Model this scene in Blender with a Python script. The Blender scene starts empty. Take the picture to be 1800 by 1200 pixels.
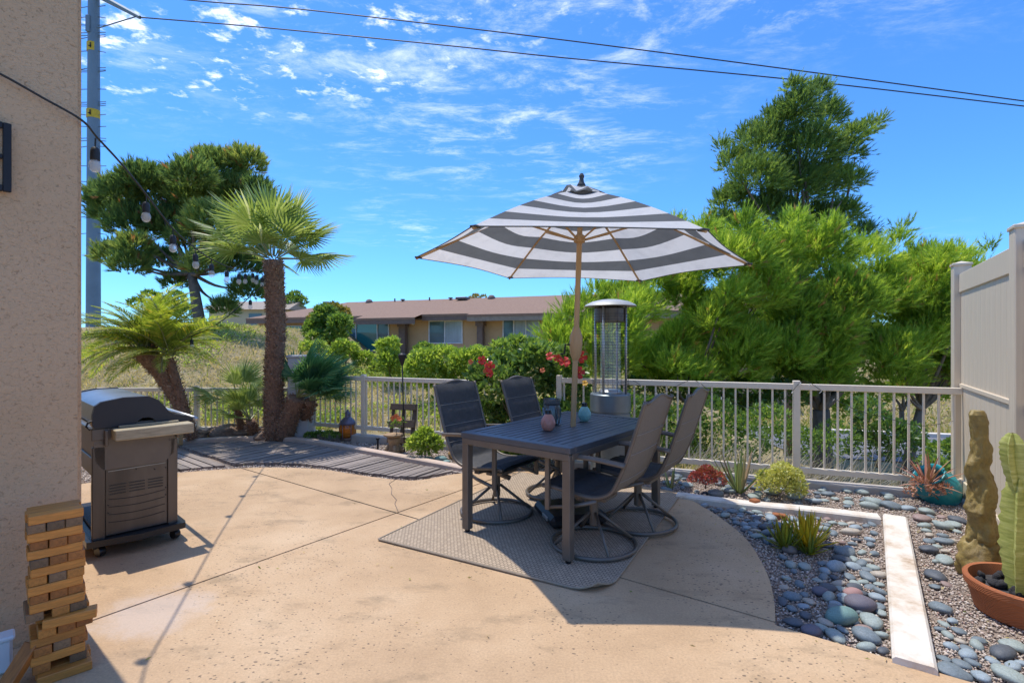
import bpy, bmesh, math, random
import numpy as np
from mathutils import Vector, Matrix, Euler, noise as mnoise
random.seed(7); rng = np.random.default_rng(7)
scene = bpy.context.scene
COL = scene.collection
R = math.radians
# ------------------------------------------------------------------ camera
CAMH = 1.4
cam = bpy.data.cameras.new('camera'); camo = bpy.data.objects.new('camera', cam); COL.objects.link(camo)
cam.sensor_width = 36; cam.lens = 18; cam.clip_start = 0.05; cam.clip_end = 2000
camo.location = (0, 0, CAMH); camo.rotation_euler = (R(90), 0, 0)
scene.camera = camo
# ------------------------------------------------------------------ sun + sky
SUNV = Vector((0.25, -0.20, -1.0))          # the way sunlight travels
sun = bpy.data.lights.new('sun', 'SUN'); suno = bpy.data.objects.new('sun', sun); COL.objects.link(suno)
sun.energy = 2.05; sun.angle = R(0.53); sun.color = (1.0, 0.95, 0.87)
suno.rotation_euler = SUNV.to_track_quat('-Z', 'Y').to_euler(); suno.location = (-8, 8, 20)
elev = math.atan2(1.0, math.hypot(SUNV.x, SUNV.y))
w = bpy.data.worlds.new('World'); scene.world = w; w.use_nodes = True
nt = w.node_tree; nt.nodes.clear()
def N(nt, typ, **kw):
    n = nt.nodes.new(typ)
    for k, v in kw.items(): setattr(n, k, v)
    return n
def L(nt, a, b): nt.links.new(a, b)
out = N(nt, 'ShaderNodeOutputWorld'); bg = N(nt, 'ShaderNodeBackground'); bg.inputs[1].default_value = 0.15
sky = N(nt, 'ShaderNodeTexSky', sky_type='NISHITA'); sky.sun_disc = False
sky.sun_elevation = elev; sky.sun_rotation = math.atan2(-SUNV.x, -SUNV.y); sky.air_density = 1.0; sky.dust_density = 0.35; sky.ozone_density = 4.0
tint = N(nt, 'ShaderNodeMix', data_type='RGBA', blend_type='MULTIPLY'); tint.inputs[0].default_value = 1
tint.inputs[7].default_value = (0.27, 0.54, 0.86, 1)
L(nt, sky.outputs[0], tint.inputs[6])
# cloud layer: direction projected on a flat layer overhead
tc = N(nt, 'ShaderNodeTexCoord'); sep = N(nt, 'ShaderNodeSeparateXYZ'); L(nt, tc.outputs['Generated'], sep.inputs[0])
mz = N(nt, 'ShaderNodeMath', operation='MAXIMUM'); L(nt, sep.outputs[2], mz.inputs[0]); mz.inputs[1].default_value = 0.04
dx = N(nt, 'ShaderNodeMath', operation='DIVIDE'); dy = N(nt, 'ShaderNodeMath', operation='DIVIDE')
L(nt, sep.outputs[0], dx.inputs[0]); L(nt, mz.outputs[0], dx.inputs[1]); L(nt, sep.outputs[1], dy.inputs[0]); L(nt, mz.outputs[0], dy.inputs[1])
cmb = N(nt, 'ShaderNodeCombineXYZ'); L(nt, dx.outputs[0], cmb.inputs[0]); L(nt, dy.outputs[0], cmb.inputs[1]); cmb.inputs[2].default_value = 3.7
def wnoise(scale, detail, rough, dist=0.0, off=(0, 0, 0), sc=(1, 1, 1)):
    m = N(nt, 'ShaderNodeMapping'); m.inputs[1].default_value = off; m.inputs[3].default_value = sc
    L(nt, cmb.outputs[0], m.inputs[0])
    n = N(nt, 'ShaderNodeTexNoise'); L(nt, m.outputs[0], n.inputs[0])
    n.inputs['Scale'].default_value = scale; n.inputs['Detail'].default_value = detail; n.inputs['Roughness'].default_value = rough; n.inputs['Distortion'].default_value = dist
    return n.outputs[0]
def mrange(nt, src, a, b, c=0.0, d=1.0):
    m = N(nt, 'ShaderNodeMapRange', interpolation_type='SMOOTHSTEP'); L(nt, src, m.inputs[0])
    m.inputs[1].default_value = a; m.inputs[2].default_value = b; m.inputs[3].default_value = c; m.inputs[4].default_value = d
    return m.outputs[0]
def mth(nt, op, a, b):
    m = N(nt, 'ShaderNodeMath', operation=op)
    for i, q in enumerate((a, b)):
        if isinstance(q, (int, float)): m.inputs[i].default_value = q
        else: L(nt, q, m.inputs[i])
    return m.outputs[0]
hi = mrange(nt, sep.outputs[2], 0.15, 0.95, -0.20, 0.46)          # the layer thickens towards the frame top; cloud overhead, unseen, added for neutral fill
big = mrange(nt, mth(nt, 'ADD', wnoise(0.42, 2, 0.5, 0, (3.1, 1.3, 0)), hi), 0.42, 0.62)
puff = mrange(nt, wnoise(8.5, 6, 0.62, 0.2, (0.4, 2.2, 0), (1, 1.1, 1)), 0.52, 0.74, 0, .75)
wisp = mrange(nt, wnoise(3.2, 8, 0.72, 0.3, (7.7, 0.6, 0), (0.8, 1.3, 1)), 0.46, 0.82, 0, 0.5)
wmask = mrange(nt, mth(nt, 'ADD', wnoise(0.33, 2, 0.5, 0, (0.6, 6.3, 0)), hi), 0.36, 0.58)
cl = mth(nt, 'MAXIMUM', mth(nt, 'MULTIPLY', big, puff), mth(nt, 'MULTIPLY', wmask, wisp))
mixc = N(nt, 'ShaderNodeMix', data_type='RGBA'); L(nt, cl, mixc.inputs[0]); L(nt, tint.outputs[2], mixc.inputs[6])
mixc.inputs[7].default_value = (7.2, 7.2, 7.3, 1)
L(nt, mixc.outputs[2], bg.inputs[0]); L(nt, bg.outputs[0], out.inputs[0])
vs = scene.view_settings
vs.view_transform = 'Standard'; vs.look = 'None'; vs.gamma = 1; vs.use_curve_mapping = False; vs.exposure = 0.98
scene.cycles.max_bounces = 8; scene.cycles.transparent_max_bounces = 24; scene.cycles.caustics_reflective = False; scene.cycles.caustics_refractive = False

# ------------------------------------------------------------------ helpers
def G(x, y, h=0.0):
    "point of height h seen at photo pixel (1800 wide)"
    z = 900 * (CAMH - h) / (y - 600.0); return Vector(((x - 900) * z / 900, z, h))
def Dp(x, y, z):
    "point at depth z seen at the pixel"
    return Vector(((x - 900) * z / 900, z, CAMH + (600 - y) * z / 900))
U = Vector((0.585, 0.811, 0)); V = Vector((0.811, -0.585, 0)); FD = Vector((0.931, -0.365, 0)).normalized()
def spline(pts, n=8, closed=False):
    pts = [Vector(p) for p in pts]; o = []; m = len(pts)
    for i in range(m if closed else m - 1):
        if closed: a, b, c, d = pts[(i - 1) % m], pts[i], pts[(i + 1) % m], pts[(i + 2) % m]
        else: a, b, c, d = pts[max(i - 1, 0)], pts[i], pts[i + 1], pts[min(i + 2, m - 1)]
        for k in range(n):
            t = k / n
            o.append(0.5 * ((2 * b) + (c - a) * t + (2 * a - 5 * b + 4 * c - d) * t * t + (3 * b - a - 3 * c + d) * t ** 3))
    if not closed: o.append(pts[-1])
    return o
def tag(o, label=None, cat=None, group=None, kind=None):
    if label: o['label'] = label
    if cat: o['category'] = cat
    if group: o['group'] = group
    if kind: o['kind'] = kind
    return o
def mk(name, me, parent=None, mw=None):
    o = bpy.data.objects.new(name, me); COL.objects.link(o)
    if parent: o.parent = parent
    if mw is not None: o.matrix_local = mw
    return o
def thing(name, label, cat, loc=(0, 0, 0), rz=0, group=None):
    o = bpy.data.objects.new(name, None); COL.objects.link(o); o.empty_display_size = 0.1
    o.location = loc; o.rotation_euler = (0, 0, rz); return tag(o, label, cat, group)
class MB:
    def __init__(s): s.v = []; s.f = []; s.mi = []; s.cur = 0
    def add(s, vs, fs):
        n = len(s.v); s.v += [tuple(p) for p in vs]; s.f += [tuple(i + n for i in f) for f in fs]; s.mi += [s.cur] * len(fs); return s
    def box(s, c, d, m=None, b=0.0):
        hx, hy, hz = d[0] / 2, d[1] / 2, d[2] / 2; c = Vector(c)
        if b <= 0:
            vs = [Vector((x * hx, y * hy, z * hz)) for x in (-1, 1) for y in (-1, 1) for z in (-1, 1)]
            fs = [(0, 1, 3, 2), (4, 6, 7, 5), (0, 4, 5, 1), (2, 3, 7, 6), (0, 2, 6, 4), (1, 5, 7, 3)]
        else:
            b = min(b, hx * .9, hy * .9, hz * .9); vs = []; idx = {}
            for x in (-1, 1):
                for y in (-1, 1):
                    for z in (-1, 1):
                        for a in range(3):
                            p = [x * hx, y * hy, z * hz]
                            for q in range(3):
                                if q != a: p[q] -= (x, y, z)[q] * b
                            idx[(x, y, z, a)] = len(vs); vs.append(Vector(p))
            fs = []
            for a in range(3):
                o1, o2 = [q for q in range(3) if q != a]
                for sg in (-1, 1):
                    k = []
                    for (i, j) in ((-1, -1), (1, -1), (1, 1), (-1, 1)):
                        t = [0, 0, 0]; t[a] = sg; t[o1] = i; t[o2] = j; k.append(idx[(*t, a)])
                    if (sg > 0) == (a == 1): k.reverse()
                    fs.append(tuple(k))
            for a in range(3):
                o1, o2 = [q for q in range(3) if q != a]
                for i in (-1, 1):
                    for j in (-1, 1):
                        t0 = [0, 0, 0]; t0[a] = -1; t0[o1] = i; t0[o2] = j; t1 = list(t0); t1[a] = 1
                        fs.append((idx[(*t0, o1)], idx[(*t1, o1)], idx[(*t1, o2)], idx[(*t0, o2)]))
            for x in (-1, 1):
                for y in (-1, 1):
                    for z in (-1, 1): fs.append((idx[(x, y, z, 0)], idx[(x, y, z, 1)], idx[(x, y, z, 2)]))
        if m is not None: vs = [m @ p for p in vs]
        return s.add([p + c for p in vs], fs)
    def tube(s, pts, r, n=8, cap=True, flat=1.0):
        pts = [Vector(p) for p in pts]; m = len(pts); rr = r if hasattr(r, '__len__') else [r] * m
        vs = []; up = None
        for i, p in enumerate(pts):
            d = (pts[min(i + 1, m - 1)] - pts[max(i - 1, 0)]).normalized()
            if up is None: up = d.orthogonal().normalized()
            up = (up - d * up.dot(d)).normalized() if (up - d * up.dot(d)).length > 1e-6 else d.orthogonal().normalized()
            sd = d.cross(up)
            for k in range(n):
                a = 2 * math.pi * k / n; vs.append(p + (up * math.cos(a) + sd * math.sin(a) * flat) * rr[i])
        fs = [(i * n + k, i * n + (k + 1) % n, (i + 1) * n + (k + 1) % n, (i + 1) * n + k) for i in range(m - 1) for k in range(n)]
        if cap: fs += [tuple(reversed(range(n))), tuple(range((m - 1) * n, m * n))]
        return s.add(vs, fs)
    def ring(s, c, Rr, r, n=40, k=8):
        vs = []; c = Vector(c)
        for i in range(n):
            a = 2 * math.pi * i / n
            for j in range(k):
                b = 2 * math.pi * j / k; q = Rr + r * math.cos(b)
                vs.append(c + Vector((q * math.cos(a), q * math.sin(a), r * math.sin(b))))
        return s.add(vs, [(i * k + j, ((i + 1) % n) * k + j, ((i + 1) % n) * k + (j + 1) % k, i * k + (j + 1) % k) for i in range(n) for j in range(k)])
    def lathe(s, prof, n=24, c=(0, 0, 0), sq=None, cap=True):
        c = Vector(c); vs = []
        for (r, z) in prof:
            for k in range(n):
                a = 2 * math.pi * k / n; q = r
                if sq: q = r * sq(a)
                vs.append(c + Vector((q * math.cos(a), q * math.sin(a), z)))
        m = len(prof)
        fs = [(i * n + k, i * n + (k + 1) % n, (i + 1) * n + (k + 1) % n, (i + 1) * n + k) for i in range(m - 1) for k in range(n)]
        if cap: fs += [tuple(reversed(range(n))), tuple(range((m - 1) * n, m * n))]
        return s.add(vs, fs)
    def prism(s, poly, z0, z1):
        n = len(poly); vs = [(p[0], p[1], z0) for p in poly] + [(p[0], p[1], z1) for p in poly]
        return s.add(vs, [tuple(reversed(range(n))), tuple(range(n, 2 * n))] + [(i, (i + 1) % n, n + (i + 1) % n, n + i) for i in range(n)])
    def grid(s, rows):
        m = len(rows); n = len(rows[0])
        return s.add([p for r in rows for p in r], [(i * n + k, i * n + k + 1, (i + 1) * n + k + 1, (i + 1) * n + k) for i in range(m - 1) for k in range(n - 1)])
    def mesh(s, name, mats, smooth=False):
        me = bpy.data.meshes.new(name); me.from_pydata(s.v, [], s.f)
        for m in (mats if isinstance(mats, (list, tuple)) else [mats]): me.materials.append(m)
        if any(s.mi): me.polygons.foreach_set('material_index', s.mi)
        if smooth:
            me.polygons.foreach_set('use_smooth', [True] * len(s.f))
            if smooth != 'all': me.set_sharp_from_angle(angle=R(38))
        me.update(); return me
    def build(s, name, mats, parent=None, smooth=False, mw=None): return mk(name, s.mesh(name, mats, smooth), parent, mw)
def np_mesh(name, V3, F, mat, rnd=None):
    me = bpy.data.meshes.new(name); nv = len(V3); nf, k = F.shape
    me.vertices.add(nv); me.vertices.foreach_set('co', np.ascontiguousarray(V3, dtype=np.float32).ravel())
    me.loops.add(nf * k); me.loops.foreach_set('vertex_index', F.astype(np.int32).ravel())
    me.polygons.add(nf); me.polygons.foreach_set('loop_start', np.arange(0, nf * k, k, dtype=np.int32))
    me.update(calc_edges=True)
    for m in (mat if isinstance(mat, (list, tuple)) else [mat]): me.materials.append(m)
    if rnd is not None:
        a = me.attributes.new('rnd', 'FLOAT', 'FACE'); a.data.foreach_set('value', rnd.astype(np.float32))
    return me
def nrm(a): return a / np.maximum(np.linalg.norm(a, axis=1, keepdims=True), 1e-9)
def leaves_mesh(name, P, D, Ln, W, mat, rnd, fold=0.15):
    n = len(P); D = nrm(D); T = nrm(np.cross(D, rng.normal(size=(n, 3)))); B = np.cross(D, T)
    Ln = np.broadcast_to(Ln, n)[:, None]; W = np.broadcast_to(W, n)[:, None]
    V3 = np.stack([P, P + D * Ln * .5 + T * W * .5 + B * W * fold, P + D * Ln, P + D * Ln * .5 - T * W * .5 + B * W * fold], 1).reshape(-1, 3)
    F = np.arange(4 * n).reshape(n, 4)
    return np_mesh(name, V3, F, mat, rnd)
def needles_mesh(name, P, D, Ls, nn, nl, nw, mat, rnd, spread=0.55):
    n = len(P); D = nrm(D); t = rng.random((n, nn)); Q = P[:, None] + D[:, None] * (Ls[:, None] * t)[..., None]
    q = rng.normal(size=(n, nn, 3)); q -= (q * D[:, None]).sum(2, keepdims=True) * D[:, None]; q /= np.maximum(np.linalg.norm(q, axis=2, keepdims=True), 1e-6)
    d = D[:, None] + q * spread * (1.15 - 0.7 * t)[..., None]; d /= np.linalg.norm(d, axis=2, keepdims=True)
    l = nl * (0.7 + 0.6 * rng.random((n, nn, 1))); s = np.cross(d, rng.normal(size=d.shape)); s /= np.maximum(np.linalg.norm(s, axis=2, keepdims=True), 1e-6)
    V3 = np.stack([Q - s * nw / 2, Q + s * nw / 2, Q + d * l], 2).reshape(-1, 3)
    return np_mesh(name, V3, np.arange(3 * n * nn).reshape(-1, 3), mat, np.repeat(rnd, nn))
# ------------------------------------------------------------------ materials
def newmat(name):
    m = bpy.data.materials.new(name); m.use_nodes = True; t = m.node_tree; b = t.nodes['Principled BSDF']; return m, t, b
def ramp(t, src, stops, interp='LINEAR'):
    r = N(t, 'ShaderNodeValToRGB'); r.color_ramp.interpolation = interp; e = r.color_ramp.elements
    while len(e) < len(stops): e.new(0.5)
    for q, (p, c) in zip(e, stops): q.position = p; q.color = (*c, 1) if len(c) == 3 else c
    L(t, src, r.inputs[0]); return r.outputs[0]
def tnoise(t, scale, detail=4, rough=.55, sc=None, coord='Object', dist=0, rot=None):
    c = N(t, 'ShaderNodeTexCoord'); s = c.outputs[coord]
    if sc or rot:
        m = N(t, 'ShaderNodeMapping'); L(t, s, m.inputs[0])
        if sc: m.inputs[3].default_value = sc
        if rot: m.inputs[2].default_value = rot
        s = m.outputs[0]
    n = N(t, 'ShaderNodeTexNoise'); L(t, s, n.inputs[0]); n.inputs['Scale'].default_value = scale; n.inputs['Detail'].default_value = detail
    n.inputs['Roughness'].default_value = rough; n.inputs['Distortion'].default_value = dist
    return n.outputs[0]
def bump(t, b, src, strength, dist=0.01):
    n = N(t, 'ShaderNodeBump'); n.inputs['Strength'].default_value = strength; n.inputs['Distance'].default_value = dist
    L(t, src, n.inputs['Height']); L(t, n.outputs[0], b.inputs['Normal']); return n
def sc3(c, k): return tuple(min(1, x * k) for x in c)
def mat(name, col, rough=.6, metal=0, vary=.18, scale=6, bmp=0, bscale=60, stretch=None, detail=5, spec=None):
    m, t, b = newmat(name)
    n = tnoise(t, scale, detail, .6, stretch)
    L(t, ramp(t, n, [(.28, sc3(col, 1 - vary)), (.72, sc3(col, 1 + vary))]), b.inputs['Base Color'])
    b.inputs['Roughness'].default_value = rough; b.inputs['Metallic'].default_value = metal
    if spec is not None: b.inputs['Specular IOR Level'].default_value = spec
    if bmp: bump(t, b, tnoise(t, bscale, 4, .6, stretch), bmp, .004)
    return m
def leafmat(name, stops, trans=.35, rough=.5, spec=.3):
    m, t, b = newmat(name); a = N(t, 'ShaderNodeAttribute', attribute_name='rnd')
    stops = [(p, sc3(q, 1.3)) for p, q in stops]; trans = min(.6, trans * 1.25)
    c = ramp(t, a.outputs['Fac'], stops); L(t, c, b.inputs['Base Color']); b.inputs['Roughness'].default_value = rough; b.inputs['Specular IOR Level'].default_value = spec
    tr = N(t, 'ShaderNodeBsdfTranslucent'); mul = N(t, 'ShaderNodeMix', data_type='RGBA', blend_type='MULTIPLY'); mul.inputs[0].default_value = 1
    L(t, c, mul.inputs[6]); mul.inputs[7].default_value = (1.25, 1.2, .6, 1); L(t, mul.outputs[2], tr.inputs[0])
    mx = N(t, 'ShaderNodeMixShader'); mx.inputs[0].default_value = trans; L(t, b.outputs[0], mx.inputs[1]); L(t, tr.outputs[0], mx.inputs[2])
    L(t, mx.outputs[0], t.nodes['Material Output'].inputs[0]); return m
def woodmat(name, col, dark=.6, scale=14, stretch=(1, 9, 9), rough=.65, objrand=.25):
    m, t, b = newmat(name); n = tnoise(t, scale, 6, .65, stretch, dist=.6)
    c = ramp(t, n, [(.3, sc3(col, dark)), (.55, col), (.75, sc3(col, 1.2))])
    oi = N(t, 'ShaderNodeObjectInfo'); hv = N(t, 'ShaderNodeHueSaturation'); L(t, c, hv.inputs['Color'])
    mr = N(t, 'ShaderNodeMapRange'); L(t, oi.outputs['Random'], mr.inputs[0]); mr.inputs[3].default_value = 1 - objrand; mr.inputs[4].default_value = 1 + objrand
    L(t, mr.outputs[0], hv.inputs['Value']); L(t, hv.outputs[0], b.inputs['Base Color']); b.inputs['Roughness'].default_value = rough
    bump(t, b, n, .35, .003); return m
M = {}
# stucco
m, t, b = newmat('stucco'); n1 = tnoise(t, 58, 6, .7, (1, 1, 1.2), dist=.9); n2 = tnoise(t, 1.4, 3); n3 = tnoise(t, 130, 3)
mx = N(t, 'ShaderNodeMix', data_type='RGBA', blend_type='MULTIPLY'); mx.inputs[0].default_value = 1
L(t, ramp(t, n2, [(.3, (.64, .415, .235)), (.7, (.73, .49, .29))]), mx.inputs[6]); L(t, ramp(t, n1, [(.34, (.62, .58, .55)), (.46, (1, 1, 1))]), mx.inputs[7])
L(t, mx.outputs[2], b.inputs['Base Color']); b.inputs['Roughness'].default_value = .95; bump(t, b, mth(t, 'ADD', n1, mth(t, 'MULTIPLY', n3, .4)), .8, .012); M['stucco'] = m
# patio concrete, with the dark elongated pits of a salt / travertine finish
m, t, b = newmat('patio_concrete'); tcn = N(t, 'ShaderNodeTexCoord'); mp = N(t, 'ShaderNodeMapping'); L(t, tcn.outputs['Object'], mp.inputs[0]); mp.inputs[3].default_value = (34, 54, 12); mp.inputs[2].default_value = (0, 0, .2)
dn = N(t, 'ShaderNodeTexNoise'); L(t, tcn.outputs['Object'], dn.inputs[0]); dn.inputs['Scale'].default_value = 30
va = N(t, 'ShaderNodeVectorMath', operation='ADD'); L(t, mp.outputs[0], va.inputs[0]); L(t, dn.outputs['Color'], va.inputs[1])
vo = N(t, 'ShaderNodeTexVoronoi'); vo.inputs['Scale'].default_value = 1; vo.inputs['Randomness'].default_value = 1; L(t, va.outputs[0], vo.inputs[0])
pm = mrange(t, tnoise(t, 1.1, 3), .36, .62, .035, .15)
frac = N(t, 'ShaderNodeSeparateColor'); L(t, vo.outputs['Color'], frac.inputs[0])
thr = mth(t, 'MULTIPLY', pm, mth(t, 'ADD', frac.outputs[0], .35))
pit = mth(t, 'LESS_THAN', vo.outputs['Distance'], mth(t, 'MULTIPLY', thr, 1.45))
base = ramp(t, tnoise(t, 1.0, 6, .6), [(.27, (.42, .27, .145)), (.5, (.55, .365, .205)), (.72, (.65, .46, .28))])
fine = ramp(t, tnoise(t, 90, 3, .7), [(.3, (.82, .82, .82)), (.7, (1.08, 1.08, 1.08))])
st = ramp(t, tnoise(t, 2.3, 5, .7, (1, 2.2, 1), rot=(0, 0, .95)), [(.30, (.62, .64, .64)), (.46, (1, 1, 1))])
m1 = N(t, 'ShaderNodeMix', data_type='RGBA', blend_type='MULTIPLY'); m1.inputs[0].default_value = 1; L(t, base, m1.inputs[6]); L(t, fine, m1.inputs[7])
m3 = N(t, 'ShaderNodeMix', data_type='RGBA', blend_type='MULTIPLY'); m3.inputs[0].default_value = .8; L(t, m1.outputs[2], m3.inputs[6]); L(t, st, m3.inputs[7])
m2 = N(t, 'ShaderNodeMix', data_type='RGBA'); L(t, mth(t, 'MULTIPLY', pit, .7), m2.inputs[0]); L(t, m3.outputs[2], m2.inputs[6]); m2.inputs[7].default_value = (.075, .06, .045, 1)
# pale scrubbed patch beside the block tower
dist = N(t, 'ShaderNodeVectorMath', operation='DISTANCE'); L(t, tcn.outputs['Object'], dist.inputs[0]); dist.inputs[1].default_value = (-1.86, 2.66, 0)
pn = mth(t, 'ADD', dist.outputs['Value'], mth(t, 'MULTIPLY', tnoise(t, 5, 5, .7), .5))
m4 = N(t, 'ShaderNodeMix', data_type='RGBA'); L(t, mrange(t, pn, .58, .36, 0, .42), m4.inputs[0]); L(t, m2.outputs[2], m4.inputs[6]); m4.inputs[7].default_value = (.60, .52, .47, 1)
L(t, m4.outputs[2], b.inputs['Base Color']); b.inputs['Roughness'].default_value = .85
hh = mth(t, 'SUBTRACT', mth(t, 'MULTIPLY', tnoise(t, 160, 3), .3), mth(t, 'MULTIPLY', pit, 1.0)); bump(t, b, hh, .6, .004); M['patio'] = m
m, t, b = newmat('kerb_concrete'); kn = tnoise(t, 5, 6, .7); L(t, ramp(t, kn, [(.30, (.40, .27, .16)), (.40, (.62, .51, .39)), (.52, (.72, .65, .55)), (.75, (.78, .73, .65))]), b.inputs['Base Color']); b.inputs['Roughness'].default_value = .9; bump(t, b, tnoise(t, 60, 5), .6, .005); M['kerb'] = m
M['kerb2'] = mat('kerb_tan', (.58, .44, .34), .9, 0, .15, 3, .5, 70)
M['footing'] = mat('footing', (.50, .44, .37), .9, 0, .2, 4, .5, 60)
M['gravelbase'] = mat('gravel_ground', (.27, .21, .165), .95, 0, .45, 70, .9, 90)
m, t, b = newmat('gravel_chips'); a = N(t, 'ShaderNodeAttribute', attribute_name='rnd')
L(t, ramp(t, a.outputs['Fac'], [(0, (.26, .19, .145)), (.3, (.44, .35, .27)), (.6, (.58, .48, .39)), (.85, (.70, .61, .52)), (1, (.42, .25, .19))]), b.inputs['Base Color']); b.inputs['Roughness'].default_value = .9; M['chips'] = m
m, t, b = newmat('pebble'); oi = N(t, 'ShaderNodeObjectInfo')
c = ramp(t, oi.outputs['Random'], [(0, (.10, .14, .17)), (.25, (.17, .23, .26)), (.5, (.23, .30, .31)), (.72, (.30, .35, .33)), (.86, (.13, .14, .17)), (.93, (.42, .40, .34)), (1, (.36, .26, .23))])
mm = N(t, 'ShaderNodeMix', data_type='RGBA', blend_type='MULTIPLY'); mm.inputs[0].default_value = 1; L(t, c, mm.inputs[6]); L(t, ramp(t, tnoise(t, 20, 5, .7), [(.3, (.78, .78, .78)), (.7, (1.2, 1.2, 1.2))]), mm.inputs[7])
L(t, mm.outputs[2], b.inputs['Base Color']); b.inputs['Roughness'].default_value = .6; M['pebble'] = m
M['deck'] = woodmat('grey_weathered_plank', (.29, .235, .195), .6, 9, (1, 12, 12), .8, .22)
M['frame'] = mat('bronze_metal', (.16, .132, .105), .42, .25, .12, 8)
M['slingback'] = mat('grey_sling', (.22, .188, .155), .8, 0, .1, 90, .5, 500)
M['pad'] = mat('dark_pad', (.058, .058, .06), .7, 0, .25, 30, .3, 300)
M['seam'] = mat('seam', (.30, .28, .25), .8)
M['table'] = mat('table_metal', (.10, .105, .115), .42, .2, .12, 5)
m, t, b = newmat('rug_weave'); tcn = N(t, 'ShaderNodeTexCoord'); br = N(t, 'ShaderNodeTexBrick'); mp = N(t, 'ShaderNodeMapping'); L(t, tcn.outputs['Object'], mp.inputs[0]); mp.inputs[3].default_value = (1, 1, 1)
L(t, mp.outputs[0], br.inputs[0]); br.inputs['Color1'].default_value = (.56, .43, .30, 1); br.inputs['Color2'].default_value = (.44, .335, .235, 1); br.inputs['Mortar'].default_value = (.16, .12, .08, 1)
br.inputs['Scale'].default_value = 26; br.inputs['Mortar Size'].default_value = .085; br.inputs['Mortar Smooth'].default_value = .5; br.inputs['Brick Width'].default_value = .75; br.inputs['Row Height'].default_value = .5
L(t, br.outputs['Color'], b.inputs['Base Color']); b.inputs['Roughness'].default_value = .95; bump(t, b, br.outputs['Fac'], -.7, .006); M['rug'] = m
M['rugback'] = mat('rug_border', (.36, .29, .21), .95, 0, .15, 60, .4, 200)
def fabric(name, col):
    m, t, b = newmat(name); c = ramp(t, tnoise(t, 7, 6, .7), [(.3, sc3(col, .86)), (.55, col)]); L(t, c, b.inputs['Base Color']); b.inputs['Roughness'].default_value = .9
    bump(t, b, tnoise(t, 500, 2), .2, .001)
    tr = N(t, 'ShaderNodeBsdfTranslucent'); L(t, c, tr.inputs[0]); mx = N(t, 'ShaderNodeMixShader'); mx.inputs[0].default_value = .42
    L(t, b.outputs[0], mx.inputs[1]); L(t, tr.outputs[0], mx.inputs[2]); L(t, mx.outputs[0], t.nodes['Material Output'].inputs[0]); return m
M['white_fab'] = fabric('white_canvas', (.80, .78, .74)); M['grey_fab'] = fabric('charcoal_canvas', (.145, .15, .148))
M['polewood'] = mat('tan_wood', (.50, .315, .15), .5, 0, .12, 5, .1, 60, (6, 6, .6))
M['white_metal'] = mat('cream_aluminium', (.80, .69, .53), .5, 0, .05, 6)
M['vinyl'] = mat('tan_vinyl', (.70, .58, .42), .5, 0, .07, 3, 0, 60, (14, 14, .7))
M['vinyl_shadow'] = mat('tan_vinyl_rail', (.44, .40, .34), .5, 0, .05, 4)
M['black_plastic'] = mat('black_plastic', (.014, .014, .016), .35, 0, .1)
M['iron'] = mat('black_iron', (.02, .018, .02), .55, .3)
M['grill_hood'] = mat('grill_grey_paint', (.036, .034, .037), .5, .2, .1, 4)
M['grill_steel'] = mat('grill_steel', (.105, .09, .078), .36, .6, .4, 4, .05, 300, (1, 1, .2))
M['grill_light'] = mat('grill_bright_steel', (.27, .28, .28), .38, .9, .2, 3)
M['pale_wood'] = woodmat('weathered_pale_wood', (.46, .38, .24), .65, 10, (1, 8, 8), .8, .05)
M['yellow_wood'] = woodmat('yellow_wood', (.50, .30, .12), .7, 12, (1, 8, 8), .6, .05)
M['block_a'] = woodmat('honey_block', (.58, .225, .04), .68, 10, (1.2, 10, 10), .5, .2)
M['block_b'] = woodmat('orange_block', (.40, .14, .028), .6, 12, (1.5, 8, 8), .5, .25)
M['block_c'] = woodmat('brown_block', (.22, .125, .06), .6, 12, (1.5, 8, 8), .5, .3)
M['dark_wood'] = woodmat('dark_wood', (.13, .09, .06), .6, 12, (3, 3, 9), .8, .15)
M['bark'] = mat('bark', (.19, .145, .11), .95, 0, .4, 14, 1, 30, (1, 1, .35))
M['fibre'] = mat('palm_fibre', (.25, .14, .085), .95, 0, .45, 30, 1, 50)
m, t, b = newmat('palm_flakes'); a = N(t, 'ShaderNodeAttribute', attribute_name='rnd'); L(t, ramp(t, a.outputs['Fac'], [(0, (.17, .09, .05)), (.6, (.40, .24, .145)), (1, (.58, .42, .29))]), b.inputs['Base Color']); b.inputs['Roughness'].default_value = .9; M['flake'] = m
M['petiole'] = mat('petiole', (.26, .27, .10), .5)
M['fan'] = leafmat('fan_leaf', [(0, (.11, .165, .05)), (.5, (.22, .285, .085)), (.85, (.34, .39, .16)), (1, (.48, .49, .34))], .4, .4, .5)
M['fan_blue'] = leafmat('fan_leaf_blue', [(0, (.05, .14, .075)), (.6, (.10, .23, .10)), (1, (.24, .36, .17))], .35, .4, .5)
M['feather'] = leafmat('feather_leaf', [(0, (.11, .16, .025)), (.5, (.26, .33, .05)), (.85, (.40, .40, .08)), (1, (.55, .42, .08))], .45, .45, .4)
M['lime_pine'] = leafmat('lime_needles', [(0, (.08, .15, .03)), (.4, (.25, .37, .055)), (.8, (.43, .53, .095)), (.965, (.52, .58, .14)), (1, (.44, .26, .12))], .48, .5, .25)
M['dark_pine'] = leafmat('dark_needles', [(0, (.06, .12, .055)), (.5, (.16, .24, .085)), (.9, (.32, .37, .12)), (.975, (.36, .37, .12)), (1, (.38, .18, .10))], .48, .5, .25)
M['mid_pine'] = leafmat('mid_needles', [(0, (.06, .12, .05)), (.5, (.14, .22, .07)), (.9, (.27, .37, .09)), (1, (.30, .36, .12))], .45, .5, .25)
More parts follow.
